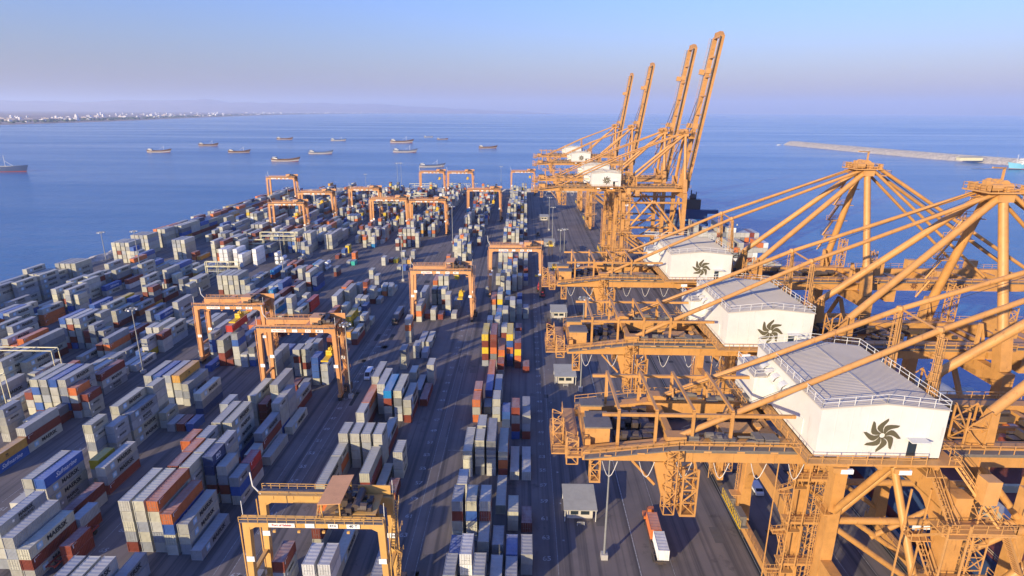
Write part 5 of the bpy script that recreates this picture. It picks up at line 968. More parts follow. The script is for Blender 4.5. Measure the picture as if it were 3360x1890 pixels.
(-247.4,460.5,40,0,0,0,9,9),(-259,473.2,40,0,0,0,0,4,1),(-256.1,473.1,40,0,0,0,0,0,1),(-253.2,473.1,40,0,0,0,0,0),(-250.3,473.3,40,0,2,0,2,2,0),(-247.4,473.2,40,0,0,0,0,0),(-259,485.9,40,0,4,0,0,0),(-256.1,485.8,40,0,0,6,0,2),
(-253.2,485.8,40,0,2,4,0,2,0),(-250.3,485.8,40,0,1,0,0,0),(-247.4,485.9,40,0,0,8,0,0),(-259,498.4,40,0,0,2,0,0,6),(-256.1,498.5,40,0,7,0,0,0,0),(-253.2,498.4,40,0,6,0,2,0,0),(-250.3,498.5,40,0,0,0,2,2,7),(-247.4,498.5,40,0,4,0,0,4,0),
(-259,511.1,40,0,6,0,0,0),(-256.1,511.1,40,0,2,4,0,0,0),(-253.2,511.2,40,0,1,0,4,0),(-250.3,511.1,40,0,0,1,0,0,2),(-247.4,511,40,0,0,0,0,10),(-259,523.7,40,0,2,0,0,9),(-256.1,523.7,40,0,2,2,0,0,9),(-253.2,523.9,40,0,0,0,5,0,6),
(-250.3,523.8,40,0,10,0,0,0),(-247.4,523.7,40,0,2,10,0,7),(-259,536.4,40,0,4,0,0,0),(-256.1,536.4,40,0,6,2,0,0,0),(-253.2,536.5,40,0,7,0,2,0),(-250.3,536.4,40,0,9,0,0,2),(-247.4,536.5,40,0,2,4,0,2),(-259,549.1,40,0,0,0,0,0),
(-253.2,549,40,0,0,4,2,9,0),(-250.3,548.9,40,0,0,0,0,1,6),(-247.4,549,40,0,4,2,0,4),(-259,561.6,40,0,4,4,0,0,4),(-256.1,561.7,40,0,2,0,2,1,0),(-253.2,561.6,40,0,2,0,0,0),(-247.4,561.7,40,0,0,4,0,0,0),(-259,574.4,40,0,5,0,4,2,0),
(-256.1,574.2,40,0,0,0,0,0,2),(-253.2,574.3,40,0,2,4,9,0),(-250.3,574.3,40,0,0,9,0,0,10),(-247.4,574.2,40,0,0,0,0,6,0),(-259,587,40,0,2,0,2,0,1),(-256.1,587,40,0,0,0,0,0),(-253.2,586.9,40,0,0,0,0,0,0),(-250.3,587,40,0,0,0,9,9),
(-247.4,587,40,0,0,4,5,0,0),(-259,599.6,40,0,9,0,0,0),(-256.1,599.5,40,0,2,0,0,0,4),(-253.2,599.6,40,0,0,0,0,0,0),(-250.3,599.7,40,0,0,0,0,9,9),(-247.4,599.6,40,0,8,0,0,0),(-259,612.3,40,0,0,6,0,2),(-256.1,612.2,40,0,0,7,0,8),
(-253.2,612.2,40,0,0,10,2,0,2),(-250.3,612.3,40,0,2,0,0,0),(-247.4,612.2,40,0,2,0,0,2,2),(-259,624.9,40,0,5,2,0,0,0),(-256.1,624.9,40,0,0,0,0,0),(-253.2,625,40,0,0,0,0,9,0),(-250.3,625,40,0,0,0,0,2),(-247.4,624.8,40,0,1,6,0,0),
(-259,637.5,40,0,0,4,0,0),(-256.1,637.6,40,0,0,0,0,0),(-253.2,637.5,40,0,5,0,0,0),(-247.4,637.5,40,0,5,1,0,2),(-259,225,40,0,4,0,5,0),(-256.1,225.1,40,0,0,4,2,0),(-253.2,224.9,40,0,0,0,0,0,6),(-250.3,225.1,40,0,0,0,0,4,0),
(-247.4,225,40,0,9,6,8,0),(-259,237.6,40,0,4,7,6,1),(-256.1,237.6,40,0,0,2,5,0),(-253.2,237.7,40,0,0,0,0,0),(-250.3,237.6,40,0,8,0,2,0),(-247.4,237.6,40,0,6,0,5,0),(-259,250.4,40,0,0,0,2,4),(-256.1,250.2,40,0,0,0,0,4,2),
(-253.2,250.2,40,0,0,0,0,0),(-250.3,250.2,40,0,2,2,0,10),(-259,262.9,40,0,0,5,0,2),(-250.9,262.9,40,0,0,0,6,0,0),(-259,275.6,40,0,0,0,0,5),(-250.9,275.5,40,0,9,0,4,2),(-259,288.1,40,1,0,9,0,6,0),(-256.1,288.1,40,0,0,0,0,7),
(-253.2,288.2,40,0,0,9,0,0),(-250.3,288.1,40,0,0,2,0,9),(-247.4,288.2,40,0,0,0,0,0),(-229,227.9,40,0,8),(-226,227.9,40,0,0,0),(-223,228.1,40,0,0,0,0,0),(-220,228,40,0,5,4,0,0),(-232,240.6,40,0,0,0),
(-229,240.6,40,0,0,0),(-226,240.6,40,0,0,5,9),(-223,240.6,40,0,5),(-220,240.7,40,0,8),(-217,240.6,40,0,0,2),(-214,240.6,40,7,0,4,4),(-232,259.8,40,0,0),(-229,259.8,40,0,0),
(-223,259.8,40,0,0),(-232,272.5,40,0,2,0,0),(-223.6,272.3,40,0,0,0),(-225.4,285,40,0,0,2,0,0),(-217,285,40,1,5,0),(-228.4,297.7,40,0,1,0),(-225.4,297.8,40,0,0,0,1),(-222.4,297.7,40,0,9),
(-219.4,297.8,40,1,0,9,2,10),(-216.4,297.8,40,0,0),(-213.4,297.8,40,0,2,1),(-232,310.3,40,0,0,0,0,0),(-226,310.4,40,0,6,0),(-219.4,310.4,40,0,0,5,0),(-216.4,310.3,40,0,0,0,2),(-213.4,310.3,40,0,0,0,0,9),
(-232,323,40,0,2,2),(-229,323,40,0,2),(-226,323,40,0,4,0,7,0),(-219.4,323.1,40,0,0,5),(-216.4,323.1,40,0,5,7,4),(-213.4,322.9,40,0,0,0),(-232,335.6,40,0,0,0),(-229,335.6,40,0,5,0,0,0),
(-226,335.7,40,0,0,2),(-190,254.9,40,0,7,2,9),(-181,255,40,1,0,4),(-196,267.7,40,0,9),(-193,267.6,40,0,2),(-184,267.6,40,0,0,2,0,0),(-181,267.6,20,0,2,9,2,8),(-196,299.5,40,0,0),
(-193,299.5,40,0,0,0,2,0),(-185.8,299.4,40,0,0),(-182.8,299.4,40,0,2),(-179.8,299.4,40,0,0,0),(-196,312.1,40,0,0,5),(-193,312,40,0,5,0,0,4),(-184,312,40,0,0,8,0),(-181,312,40,0,6,0),
(-196,324.7,40,0,0,10),(-193,324.6,40,0,0),(-190,324.8,40,0,0),(-187,324.8,40,0,0,0),(-184,324.6,40,0,0,0),(-181,324.8,40,0,0),(-129,226.1,40,1,0,0),(-132,238.6,40,0,2),
(-129,238.6,40,0,0),(-123,238.7,40,1,0,1),(-132,251.2,40,0,0),(-129,251.2,40,0,0),(-126,251.3,40,0,4,0),(-126,263.9,40,0,2),(-123,264,40,0,0,0),(-120,264,40,0,0),
(-122.4,276.5,40,0,2,1),(-132,289.2,40,0,0,0),(-129,289.3,40,0,0,2),(-120.6,289.1,40,0,2,2),(-126,308.4,40,0,2),(-119.4,308.4,40,0,2),(-129,320.9,40,0,0,0),(-126,320.9,40,0,4,0),
(-85.2,204.9,20,0,0),(-82.2,205,20,0,9),(-88.2,211.6,20,0,0),(-85.2,211.6,20,0,0,0),(-82.2,211.4,20,0,0,0),(-76.2,211.4,20,0,2,2,0),(-88.2,224.6,20,0,4,1),(-79.2,224.6,20,0,2,0,4),
(-76.2,224.5,20,0,2,0,2),(-73.2,224.5,20,0,8,0),(-88.2,231,20,0,6,5,1),(-79.2,231,20,0,1),(-73.2,237.5,20,0,0,8),(-70.2,237.4,20,0,0,9,0),(-82.2,250.7,20,0,0,0,0),(-76.2,250.7,20,0,0,0),
(-73.2,250.6,20,0,6,0,9),(-76.2,276.6,20,0,0,0,2),(-73.2,276.6,20,0,0),(-85.2,283,20,0,0,0,5),(-85.2,289.5,20,0,4),(-79.2,289.5,20,0,1),(-76.2,289.7,20,0,0),(-73.2,289.6,20,0,0,4),
(-70.2,289.7,20,0,0,0),(-70.2,296.2,20,0,0),(-110,212,40,1,0,9,6),(-116,231.1,40,0,4,2),(-113,231.1,40,1,4,0,0),(-104,231.2,40,1,2),(-120.2,250.2,40,1,4,0,0),(-114.8,250.3,40,1,0,10,0),
(-111.8,250.4,40,0,0),(-104,250.4,40,1,0,0),(-173,150,40,0,2),(-170,150.1,40,0,0),(-176,162.6,40,0,0),(-173,162.6,40,0,0),(-164,162.7,40,0,0),(-161,162.6,40,1,0,0),
(-155,162.6,40,0,2,0,0),(-172.4,175.4,40,0,0),(-158,175.3,40,0,4,0,2),(-149,175.2,20,0,0),(-227,168.1,40,0,2,0,0),(-224,167.9,40,0,0),(-221,168,40,0,5,0,5,5),(-218,168,40,0,0,5,0,4),
(-215,167.9,40,0,2,0,5),(-212,168.1,40,0,8,0,0,0),(-209,168,40,0,2,0,0,0),(-206,168,40,0,0,6,6,2),(-200,167.9,40,0,0,9,6),(-197,168,40,0,0),(-194,168,40,0,0,0,5),(-191,168.1,40,0,2,0),
(-188,168,40,0,4),(-185,168,40,0,8),(-227,187.2,40,0,7,0),(-224,187.2,40,0,0,0,2),(-221,187,40,0,0,0,4),(-218,187.2,40,0,0,0),(-215,187.1,40,0,0),(-206,187.1,40,0,6,2),
(-194,187.2,40,0,0,0,7),(-188,187.1,40,0,2),(-182,187.1,40,1,9,0,0,0),(-230,199.8,40,0,0,0,0),(-227,199.8,40,0,7),(-224,199.8,40,0,0),(-221,199.8,40,0,0,0,0),(-218,199.8,40,0,2,4,0),
(-215,199.7,40,0,0,0,0,2),(-212,199.7,40,0,2,2),(-209,199.8,40,0,0),(-206,199.8,40,0,0,1),(-203,199.8,40,0,0,0),(-200,199.8,40,0,4),(-197,199.9,40,0,0,0),(-194,199.7,40,1,0,8,5,0),
(-191,199.8,40,0,4,9,7),(-188,199.7,40,1,4,0,6,2),(-182,199.7,40,3,0,9,0,2),(-230,212.4,40,0,2,6,0),(-227,212.4,40,0,2,2,0,9),(-224,212.5,40,0,0,2,0),(-221,212.4,40,0,4,0,0,5),(-218,212.4,40,0,0),
(-215,212.4,40,0,0,6),(-212,212.4,40,0,2,9,0),(-209,212.4,40,1,0,0,9,0),(-206,212.4,40,0,0),(-203,212.5,40,1,0,0,0,0),(-191,212.4,40,0,0,4),(-188,212.5,40,0,0),(-9.2,232.1,20,0,0,2),
(-6.1,232,20,0,0),(-3.1,238.5,20,0,2),(-12.2,251.6,20,0,5,0),(-9.2,277.6,20,0,0),(-3.1,284,20,0,5),(-165,176,40,1,0,0,0),(-162,175.9,40,0,0),(-142.8,176.1,40,7,2,0,0),
(-159,195.2,40,0,0),(-147,195.1,40,0,0),(-144,195.1,40,1,0),(-165,207.8,40,0,2,0),(-162,207.8,40,3,0,4,0),(-156,207.8,40,1,0),(-150,207.8,40,0,5),(-147,207.8,20,1,0,0,7),
(-165,220.4,40,0,0,0),(-162,220.5,40,1,2,9),(-159,220.4,40,0,2),(-156,220.4,40,0,0,9),(-150,220.4,40,1,0,5,5),(-147,269.1,40,1,4),(-138,269.1,40,0,0),(-135,269.1,40,0,0),
(-141,281.9,40,0,0),(-138,281.9,40,0,2),(-129,281.9,20,0,10,2),(-138,294.4,40,0,0),(-150,307.1,20,0,0),(-144,319.7,40,0,10,2),(-138,319.8,40,0,0,0),(-132,319.7,40,0,9,2),
(-147,332.3,20,0,7),(-144,332.4,20,0,0,0),(-123,332.3,40,0,0,0),(-141,345,40,0,2),(-129,345.1,40,0,10)]
# ------------------------------------------------------------------ containers
LEN = {20: 6.06, 40: 12.19}
PAL = dict(w=(.45,.445,.40), W=(.72,.72,.70), r=(.23,.055,.035), R=(.50,.045,.03), o=(.60,.17,.05), b=(.045,.115,.36), n=(.04,.065,.15), y=(.66,.47,.03), m=(.58,.31,.06), g=(.20,.21,.215), B=(.015,.20,.44), t=(.04,.42,.33))
PNAME = dict(w='light grey', W='white', r='red-brown', R='bright red', o='orange', b='blue', n='navy', y='yellow', m='ochre', g='dark grey', B='sky blue', t='teal')
KEYS = list(PAL)
HT, WD = 2.50, 2.38
def corr(b, p, q, up, nrm, pitch, d):         # corrugated wall from p to q
    p = Vector(p); q = Vector(q); up = Vector(up); nrm = Vector(nrm); L = (q-p).length; n = max(2, round(L/pitch)); e = (q-p)/n
    pr = [(0, 0), (.25, 0), (.5, -d), (.75, -d)]
    pts = [p+e*(i+t)+nrm*z for i in range(n) for t, z in pr]+[q]
    k = len(b.v); b.v += [tuple(x) for x in pts]+[tuple(x+up) for x in pts]; m_ = len(pts)
    for i in range(m_-1): b.f.append((k+i, k+i+1, k+m_+i+1, k+m_+i)); b.m.append(0)
def container_mesh(ft, style, doors):
    L = LEN[ft]; b = MB(); s = .14
    for x in (0, WD-s):
        for y in (0, L-s): b.box(x, y, 0, x+s, y+s, HT)
        b.box(x+.02, s, 0, x+s-.02, L-s, .16); b.box(x+.02, s, HT-.12, x+s-.02, L-s, HT-.005)
    for y in (0, L-s): b.box(s, y+.02, 0, WD-s, y+s-.02, .16); b.box(s, y+.02, HT-.12, WD-s, y+s-.02, HT-.005)
    for x in (-.012, WD-.17):
        for y in (-.012, L-.17):
            for z in (0, HT-.12): b.box(x, y, z, x+.182, y+.182, z+.125)
    corr(b, (WD-.05, s, .16), (WD-.05, L-s, .16), (0,0,HT-.28), (1,0,0), .40, .05)
    corr(b, (.035, L-s, .16), (.035, s, .16), (0,0,HT-.28), (-1,0,0), .40, .05)
    if not doors: corr(b, (s, .075, .16), (WD-s, .075, .16), (0,0,HT-.28), (0,-1,0), .27, .05)
    corr(b, (WD-s, L-.035, .16), (s, L-.035, .16), (0,0,HT-.28), (0,1,0), .27, .05)
    corr(b, (WD-s, s, HT-.03), (WD-s, L-s, HT-.03), (-WD+2*s,0,0), (0,0,1), .9, .035)
    X = WD+.004
    def put(t, size, y, z, k, bold=.02, shear=0): b.merge(text_mesh(t, size, bold, shear), frame((X, y, z), (0,1,0), (0,0,1)), k)
    def star(y, z, r=.62, sq=True):
        if sq: b.k = 3; b.box(WD-.03, y-.72, z-.68, WD+.002, y+.72, z+.68)
        b.k = 2
        for k in range(7):
            a = 2*math.pi*k/7+math.pi/2; pts = [(X+.004, y+r*math.cos(a), z+r*math.sin(a)), (X+.004, y+.2*math.cos(a+.5), z+.2*math.sin(a+.5)), (X+.004, y, z), (X+.004, y+.2*math.cos(a-.5), z+.2*math.sin(a-.5))]
            b.face(list(reversed(pts)))
        b.k = 0
    if style == 'maersk':
        if ft == 40: star(2.7, 1.35); put('MAERSK', 1.5, 4.6, 1.32, 1, .03)
        else: star(1.0, 1.35, .42, False); put('MAERSK', .75, 1.7, 1.36, 1, .02)
    elif style == 'sealand':
        star(3.4, 1.5, .5, False); put('MAERSK', 1.05, 4.8, 1.72, 1, .03); put('SEALAND', .95, 4.8, .75, 1, .0)
    elif style == 'saf': put('Safmarine', 1.7, 3.2, 1.35, 2, .0, .45)
    elif style == 'po': put('P&O', 1.1, 1.6, 1.5, 2, .02, .2); put('Nedlloyd', .6, 1.6, .7, 2, .0)
    elif style == 'mark':
        b.k = 2
        for i in range(4): b.box(WD-.05, .62+i*.0, 2.1-i*.22, WD+.003, .80, 2.24-i*.22)
        put('MSKU 482 17', .24, .5 if ft == 20 else .9, 2.2, 2, .01)
        b.k = 0
    elif style == 'logo': put('m', 1.0, L/2-.8, 1.4, 1, .03); b.k = 1; b.box(WD-.05, L/2-.9, .75, WD+.003, L/2+.2, .85); b.k = 0
    return b.mesh('shipping_container', [M['cont'], M['ink'], M['whiteink'], M['bluesq']])
def door_mesh(side):
    x0, x1 = ((.15, WD/2-.008), (WD/2+.008, WD-.15))[side]; b = MB(); b.box(x0, .03, .17, x1, .07, HT-.13)
    for z in (.5, 1.1, 1.7): b.box(x0+.12, .0, z, x1-.12, .03, z+.35)
    b.k = 1
    for x in (x0+.26, x1-.26): b.tube((x,.0,.12),(x,.0,HT-.08),.03,6); b.box(x-.05,-.03,1.0,x+.3*(1-2*side),.0,1.06)
    return b.mesh('door', [M['cont'], M['galv']])
CM = {}
DM = [door_mesh(0), door_mesh(1)]
def cmesh(ft, st, d):
    k = (ft, st, d)
    if k not in CM: CM[k] = container_mesh(ft, st, d)
    return CM[k]
rnd = random.Random(77)
ORD = ['zero','first','second','third','fourth','fifth','sixth','seventh','eighth','ninth','tenth','eleventh','twelfth','thirteenth']
BLK = [(-20, 3.0, 'quayside block', 3.06), (-52, -30.0, 'second block', 3.06), (-95, -64.0, 'third block', 3.0), (-128, -96.5, 'fourth block', 3.0), (-166, -132, 'fifth block', 3.0), (-207, -168, 'sixth block', 3.0), (-300, -206, 'seaward block', 3.0)]
TIER = {1: 'single', 'b': 'bottom', 't': 'topmost'}
used_labels = set()
def cont_label(c, ft, X, Y, k, n, ftxt):
    for x0, xr, nm, p in BLK:
        if X > x0: break
    row = max(1, min(13, round((xr-X)/p)+1)); bay = round(65-(Y-104.5)/3.25)
    bt = 'level with bay number %d' % bay if bay > 0 else '%d bays beyond number 1' % (1-bay)
    tw = 'alone on the ground' if n == 1 else ('topmost of %s' % ['','','two','three','four','five'][n] if k == 0 else 'bottom of %s' % ['','','two','three','four','five'][n] if k == n-1 else '%s up of %s' % (ORD[n-k], ['','','two','three','four','five'][n]))
    for i in range(4):
        r = row+(0, 1, -1, 2)[i]
        if r < 1: continue
        lab = '%s %s container, %s, %s row from quay, %s, %s' % (PNAME[c], 'long' if ft == 40 else 'short', tw, ORD[min(r, 13)], nm, bt.replace('level with bay number', 'bay').replace(' bays beyond number 1', ' bays past 1'))
        if lab not in used_labels: break
    used_labels.add(lab); return lab
far = MB(); farc = []
for rec in YARD:
    X, Y, ft, mask = rec[:4]; cols = [KEYS[q] for q in rec[4:]]; L = LEN[ft]; n = len(cols)
    fr = rnd.random() < .35
    for k, c in enumerate(cols):
        z = (n-1-k)*2.6+.01; j = rnd.uniform(.74, 1.10); base = PAL[c]
        if c == 'w': t = rnd.random(); base = tuple(u*(1+a*t) for u, a in zip(base, (.22,.17,-.16))) if t < .6 else (.32,.34,.355) if t < .8 else (.47,.46,.40)
        cc = tuple(min(1, u*j) for u in base)
        if mask >> k & 1:
            st = 'plain'
            if c == 'w': st = ('sealand' if ft == 40 and rnd.random() < .15 else 'maersk') if rnd.random() < (.85 if ft == 40 else .6) else 'plain'
            elif c == 'b' and ft == 40: st = 'saf'
            elif c == 'n' and ft == 20: st = 'po'
            elif c in 'roR': st = 'mark'
            elif c in 'my': st = 'logo'
            d = 1 if (rnd.random() < .22 or c == 'W') else 0
            o = link('shipping_container', cmesh(ft, st, d), None, (X+rnd.uniform(-.04,.04), Y+rnd.uniform(-.06,.06), z)); o.color = (*cc, 1)
            tag(o, cont_label(c, ft, X, Y, k, n, st), 'container', 'shipping containers stacked in the yard')
            if d:
                for q in (0, 1): e = link('door', DM[q], o); e.color = (*cc, 1)
        else:
            far.box(X, Y, z, X+WD, Y+L, z+HT-.02); farc += [cc]*6
            if Y < 330:
                far.box(X+.1, Y-.02, z+.18, X+WD-.1, Y+.02, z+HT-.16); farc += [tuple(u*.96 for u in cc)]*6
                if c == 'w' and ft == 40 and X < -120 and rnd.random() < .75:
                    q0 = len(far.f); far.merge(text_mesh('MAERSK', 1.5, .03), frame((X+WD+.01, Y+4.6, z+1.32), (0,1,0), (0,0,1))); farc += [(.03,.03,.035)]*(len(far.f)-q0)
                    q0 = len(far.f); far.box(X+WD-.02, Y+2.0, z+.65, X+WD+.015, Y+3.4, z+2.0); farc += [(.32,.47,.58)]*(len(far.f)-q0)
me = far.mesh('stacked_containers', M['contv'])
at = me.attributes.new('paint', 'FLOAT_COLOR', 'CORNER')
buf = []
for c, p in zip(farc, me.polygons): buf += [c[0], c[1], c[2], 1]*len(p.vertices)
at.data.foreach_set('color', buf)
tag(link('stacked_containers', me), kind='stuff')

# ------------------------------------------------------------------ light masts, huts, racks, vehicles
def make_mast(label):
    t = thing('light_mast', label, 'light mast', (0,0,0), 0, 'high light masts of the terminal')
    b = MB(); b.tube((0,0,0),(0,0,30), .29, 10, .14); b.build('pole', M['galv'], t, 40)
    b = MB(); b.box(-.7,-.7,0,.7,.7,1.5); b.build('plinth', M['concrete'], t)
    b = MB()
    for k in range(12):
        a0 = 2*math.pi*k/12; a1 = a0+math.pi/6; b.beam((1.4*math.cos(a0),1.4*math.sin(a0),29.6),(1.4*math.cos(a1),1.4*math.sin(a1),29.6), .14)
    for k in range(4): a = math.pi*k/2; b.beam((0,0,29.6),(1.4*math.cos(a),1.4*math.sin(a),29.6), .12)
    b.build('head_ring', M['galv'], t)
    for k in range(8):
        a = 2*math.pi*k/8; b = MB(); x, y = 1.7*math.cos(a), 1.7*math.sin(a); b.box(x-.27,y-.27,29.2,x+.27,y+.27,29.7); b.build('floodlight', M['sign' if k % 3 == 0 else 'galv'], t)
    return t
MAST = [(17.9,105,26,'near light mast standing beside the small hut under the front crane'),(-57.4,177,26.5,'light mast at the foot of the salmon gantry crane'),(-138.4,194,25,'light mast rising in front of long grey container stacks'),(-137,321,26,'light mast beside the white tank containers'),
 (21.2,336,27,'light mast on the quay apron, one of a close pair'),(23.6,338,27,'second light mast of the close pair on the quay apron'),(19.9,184,34,'light mast whose lamp head shows above the second crane girder'),(20.5,420,27,'light mast by the far apron hut'),
 (20,470,27,'light mast next to the long yellow spreader'),(-236,318,27,'light mast before the tall grey stacks at the sea edge'),(-220,322,27,'slightly shorter light mast next to another before the tall sea edge stacks'),(-210,520,27,'light mast beside the long sea side container wall'),
 (-110,470,27,'light mast standing in the middle distance by cream racks'),(-68,318,27,'light mast in front of the canopied gantry crane'),(-52,420,27,'light mast at the leg of a mid distance gantry crane'),(-150,700,34,'light mast at the far rocky edge, one of two'),(-146,702,34,'second light mast at the far rocky edge'),(-98,705,31,'thin light mast at the far edge nearest the far racks'),(-46,560,27,'light mast on the far middle road'),(-28,706,30,'thin light mast at the far edge beside twin gantry cranes'),(-172,640,27,'faint light mast behind the far container rows')]
mp = None
for x, y, h, lab in MAST:
    if mp is None: t = mp = make_mast(lab)
    else: t = dup(mp); t['label'] = lab
    t.location = (x, y, 0); t.scale = (1, 1, h/30)
def make_hut(label):
    t = thing('service_hut', label, 'hut', (0,0,0), 0, 'small huts along the quay apron')
    b = MB(); b.box(-3,-4.2,0,3,2.4,3.0); w = b.build('wall', M['hutw'], t)
    b = MB(); b.box(-2.2,-4.26,1.1,-.4,-4.18,2.2); b.box(.2,-4.26,1.1,2.2,-4.18,2.2); b.build('window', M['glass'], w)
    b = MB(); b.quadbox([(-3.9,-5.6,3.1),(3.9,-5.6,3.1),(3.9,3.4,3.9),(-3.9,3.4,3.9),(-3.9,-5.6,3.3),(3.9,-5.6,3.3),(3.9,3.4,4.1),(-3.9,3.4,4.1)]); b.build('roof', M['hutr'], t)
    for x in (-3.6,3.6):
        for y, z in ((-5.3,3.1),(3.2,3.9)): MB().beam((x,y,0),(x,y,z), .14).build('post', M['wrail'], t)
    MB().rail([(-.8,-6.8,0),(.8,-6.8,0)],1,1.6).build('railing', M['wrail'], t)
    return t
hp = None
for x, y, lab in ((13.8,122,'cream hut with a sloping roof beside the near light mast'),(15.0,194,'hut below the tip of the second crane girder'),(16.5,263,'hut below the tip of the third crane girder'),(18.5,345,'hut behind the close pair of light masts'),(18.2,415,'hut with a shaded porch near the yellow spreader'),(17.5,520,'farthest hut on the quay apron')):
    if hp is None: t = hp = make_hut(lab)
    else: t = dup(hp); t['label'] = lab
    t.location = (x, y, 0)
# yellow spreaders parked on the apron (seen standing on their stands)
def apron_spreader(name, x, y, L, label):
    t = thing(name, label, 'spreader', (x, y, 0)); b = MB()
    b.box(-1.25,0,9.0,-.85,L,9.7); b.box(.85,0,9.0,1.25,L,9.7)
    for i in range(5): b.box(-.9,L*i/4-.3 if i else 0,9.1,.9,L*i/4+.3,9.6)
    b.box(-1.25,-.06,8.6,1.25,.3,9.8); b.build('spreader_beam', M['yel'], t)
    b = MB(); b.box(-.6,L*.4,9.7,.6,L*.6,10.5); b.box(-.4,L*.15,9.6,.4,L*.3,9.95); b.build('head_block', M['dark'], t)
    for xx in (-1.1,1.1):
        for yy in (.4,L-.4): MB().beam((xx,yy,0),(xx,yy,8.98),.3).build('stand_leg', M['dark'], t)
apron_spreader('container_spreader', 17.5, 372, 13, 'long yellow spreader raised on a stand beside the apron light mast')
apron_spreader('container_spreader', 17.2, 316, 7, 'short yellow spreader raised on a dark stand on the apron')
# cream reefer racks
def rack(x, y, w, h, d, label, mm='rackw', mesh=True):
    t = thing('reefer_rack', label, 'steel rack', (x, y, 0), 0, 'cream steel racks among the stacks'); n = max(2, int(w/6))
    for yy in (0, d):
        b = MB(); b.box(0,yy-.12,h-.28,w,yy+.12,h)
        if mesh: b.box(0,yy-.12,h-2.9,w,yy+.12,h-2.65)
        b.build('top_beam', M[mm], t)
    for i in range(n+1):
        xx = w*i/n
        for yy in (0, d):
            if mesh or i in (0, n): MB().beam((xx,yy,0),(xx,yy,h-.3), (.3 if mesh else .18) if i in (0, n) else .16).build('post', M[mm], t)
        MB().beam((xx,0,h-.14),(xx,d,h-.14), .2).build('cross_beam', M[mm], t)
    if mesh:
        for z in (h-2.9, h-5.6):
            b = MB(); b.rail([(0,.1,z),(w,.1,z)], 1.1, 2); b.box(0,0,z-.06,w,d,z); b.build('platform', M[mm], t)
rack(-176.0, 382, 23, 14.5, 1.6, 'cream steel rack standing behind white reefer containers')
rack(-190, 372, 20, 11.5, 1.6, 'cream steel rack just behind the front row of white reefers')
rack(-172.5, 305, 18, 13.6, 1.6, 'cream steel rack over grey containers at mid distance')
rack(-182, 181, 22.5, 14.0, 3, 'slender pale portal frame over the long containers at the yard edge', 'rackw', False)
rack(-180, 163, 18, 13.2, 2, 'slender pale portal frame nearest the lower edge of the yard', 'rackw', False)
rack(-136, 698, 30, 10, 2, 'far cream rack on the rocky edge behind the gantry cranes'); rack(-92, 700, 28, 10, 2, 'farthest cream rack, on the rocky edge toward the quay')
rack(-140, 540, 26, 13, 2, 'cream rack at far distance under an orange gantry crane'); rack(-106, 560, 12, 17, 6, 'tall cream rack frame at far distance beside grey containers')
# tank containers: white drums in frames
def tankc(x, y, z, label, c='tankw'):
    t = thing('tank_container', label, 'tank', (x, y, z), 0, 'tank containers'); b = MB(); b.tube((1.22,.12,1.3),(1.22,5.94,1.3), 1.12, 20)
    b.tube((1.22,-.02,1.3),(1.22,.12,1.3), .85, 20, 1.12); b.build('tank', M[c], t, 40)
    b = MB()
    for xx in (.08,2.36):
        for yy in (.06,6.0): b.beam((xx,yy,0),(xx,yy,2.58), .14)
        for zz in (.08,2.5): b.beam((xx,0,zz),(xx,6.06,zz), .12)
    for yy in (.06,6.0):
        for zz in (.08,2.5): b.beam((.1,yy,zz),(2.34,yy,zz), .12)
    b.build('frame', M['galv'], t)
for k in range(3): tankc(-154.8, 352, 2.6*k, '%s white tank of the column of three beside the light mast' % ('lowest','middle','uppermost')[k])
for k in range(2): tankc(-151.6, 352, 2.6*k, '%s white tank of the column of two beside the light mast' % ('lower','upper')[k])
for k in range(2): tankc(-119.8, 340, 2.6*k, '%s white tank of a pair at the corner of small containers' % ('lower','upper')[k])
tankc(-80.5, 287, 2.6, 'sand coloured tank raised on another, near the cross road', 'hutw'); tankc(-80.5, 287, 0, 'white tank under a sand coloured one, near the cross road')
# vehicles
def wheel(b, x, y, r=.5, w=.35): b.tube((x-w/2,y,r),(x+w/2,y,r), r, 14)
def tractor(x, y, rz, label, cabm, L=14.0):
    t = thing('terminal_tractor', label, 'truck', (x, y, 0), rz, 'terminal trucks')
    b = MB(); b.box(-1.2,-2.6,.8,1.2,-.4,1.5); b.poly([(-1.2,-.9,1.5),(-1.2,-2.5,1.5),(-1.2,-2.4,2.5),(-1.2,-2.2,3.1),(-1.2,-.9,3.1)], (1.5,0,0)); cb = b.build('cab', M[cabm], t)
    b = MB(); b.box(-1.1,-2.62,1.7,.2,-2.35,2.7); b.box(.26,-2.1,1.8,.34,-1.1,2.8); b.box(-1.24,-2.1,1.8,-1.16,-1.1,2.8); b.build('cab_window', M['glass'], cb)
    b = MB(); b.box(-.5,-1,.8,.5,L,1.15); b.box(-1.2,1,1.1,-.95,L,1.4); b.box(.95,1,1.1,1.2,L,1.4)
    for i in range(7): b.box(-1.2,1+(L-1.3)*i/6,1.12,1.2,1.25+(L-1.3)*i/6,1.38)
    b.build('chassis', M['dark'], t)
    for yy in (-1.9, .6, L-3.2, L-1.9):
        for xx in (-1.0, 1.0): w = MB(); wheel(w, xx, yy); w.build('wheel', M['rubber'], t)
    return t
def load(x, y, z, ft, c, label, rz=0, st='plain'):
    o = link('shipping_container', cmesh(ft, st, 0), None, (x, y, z), rz); o.color = (*PAL[c], 1); tag(o, label, 'container', 'containers carried on trucks or cranes'); return o
tractor(29.8, 116.5, rad(178), 'orange cabbed terminal truck carrying an orange and a white container', 'trucko')
e = load(31.15, 115.4, 1.42, 20, 'o', 'orange short container riding on the truck on the apron, behind the cab', rad(178)); e = load(31.4, 109.0, 1.42, 20, 'W', 'white short container at the tail of the truck on the apron', rad(178), 'plain')
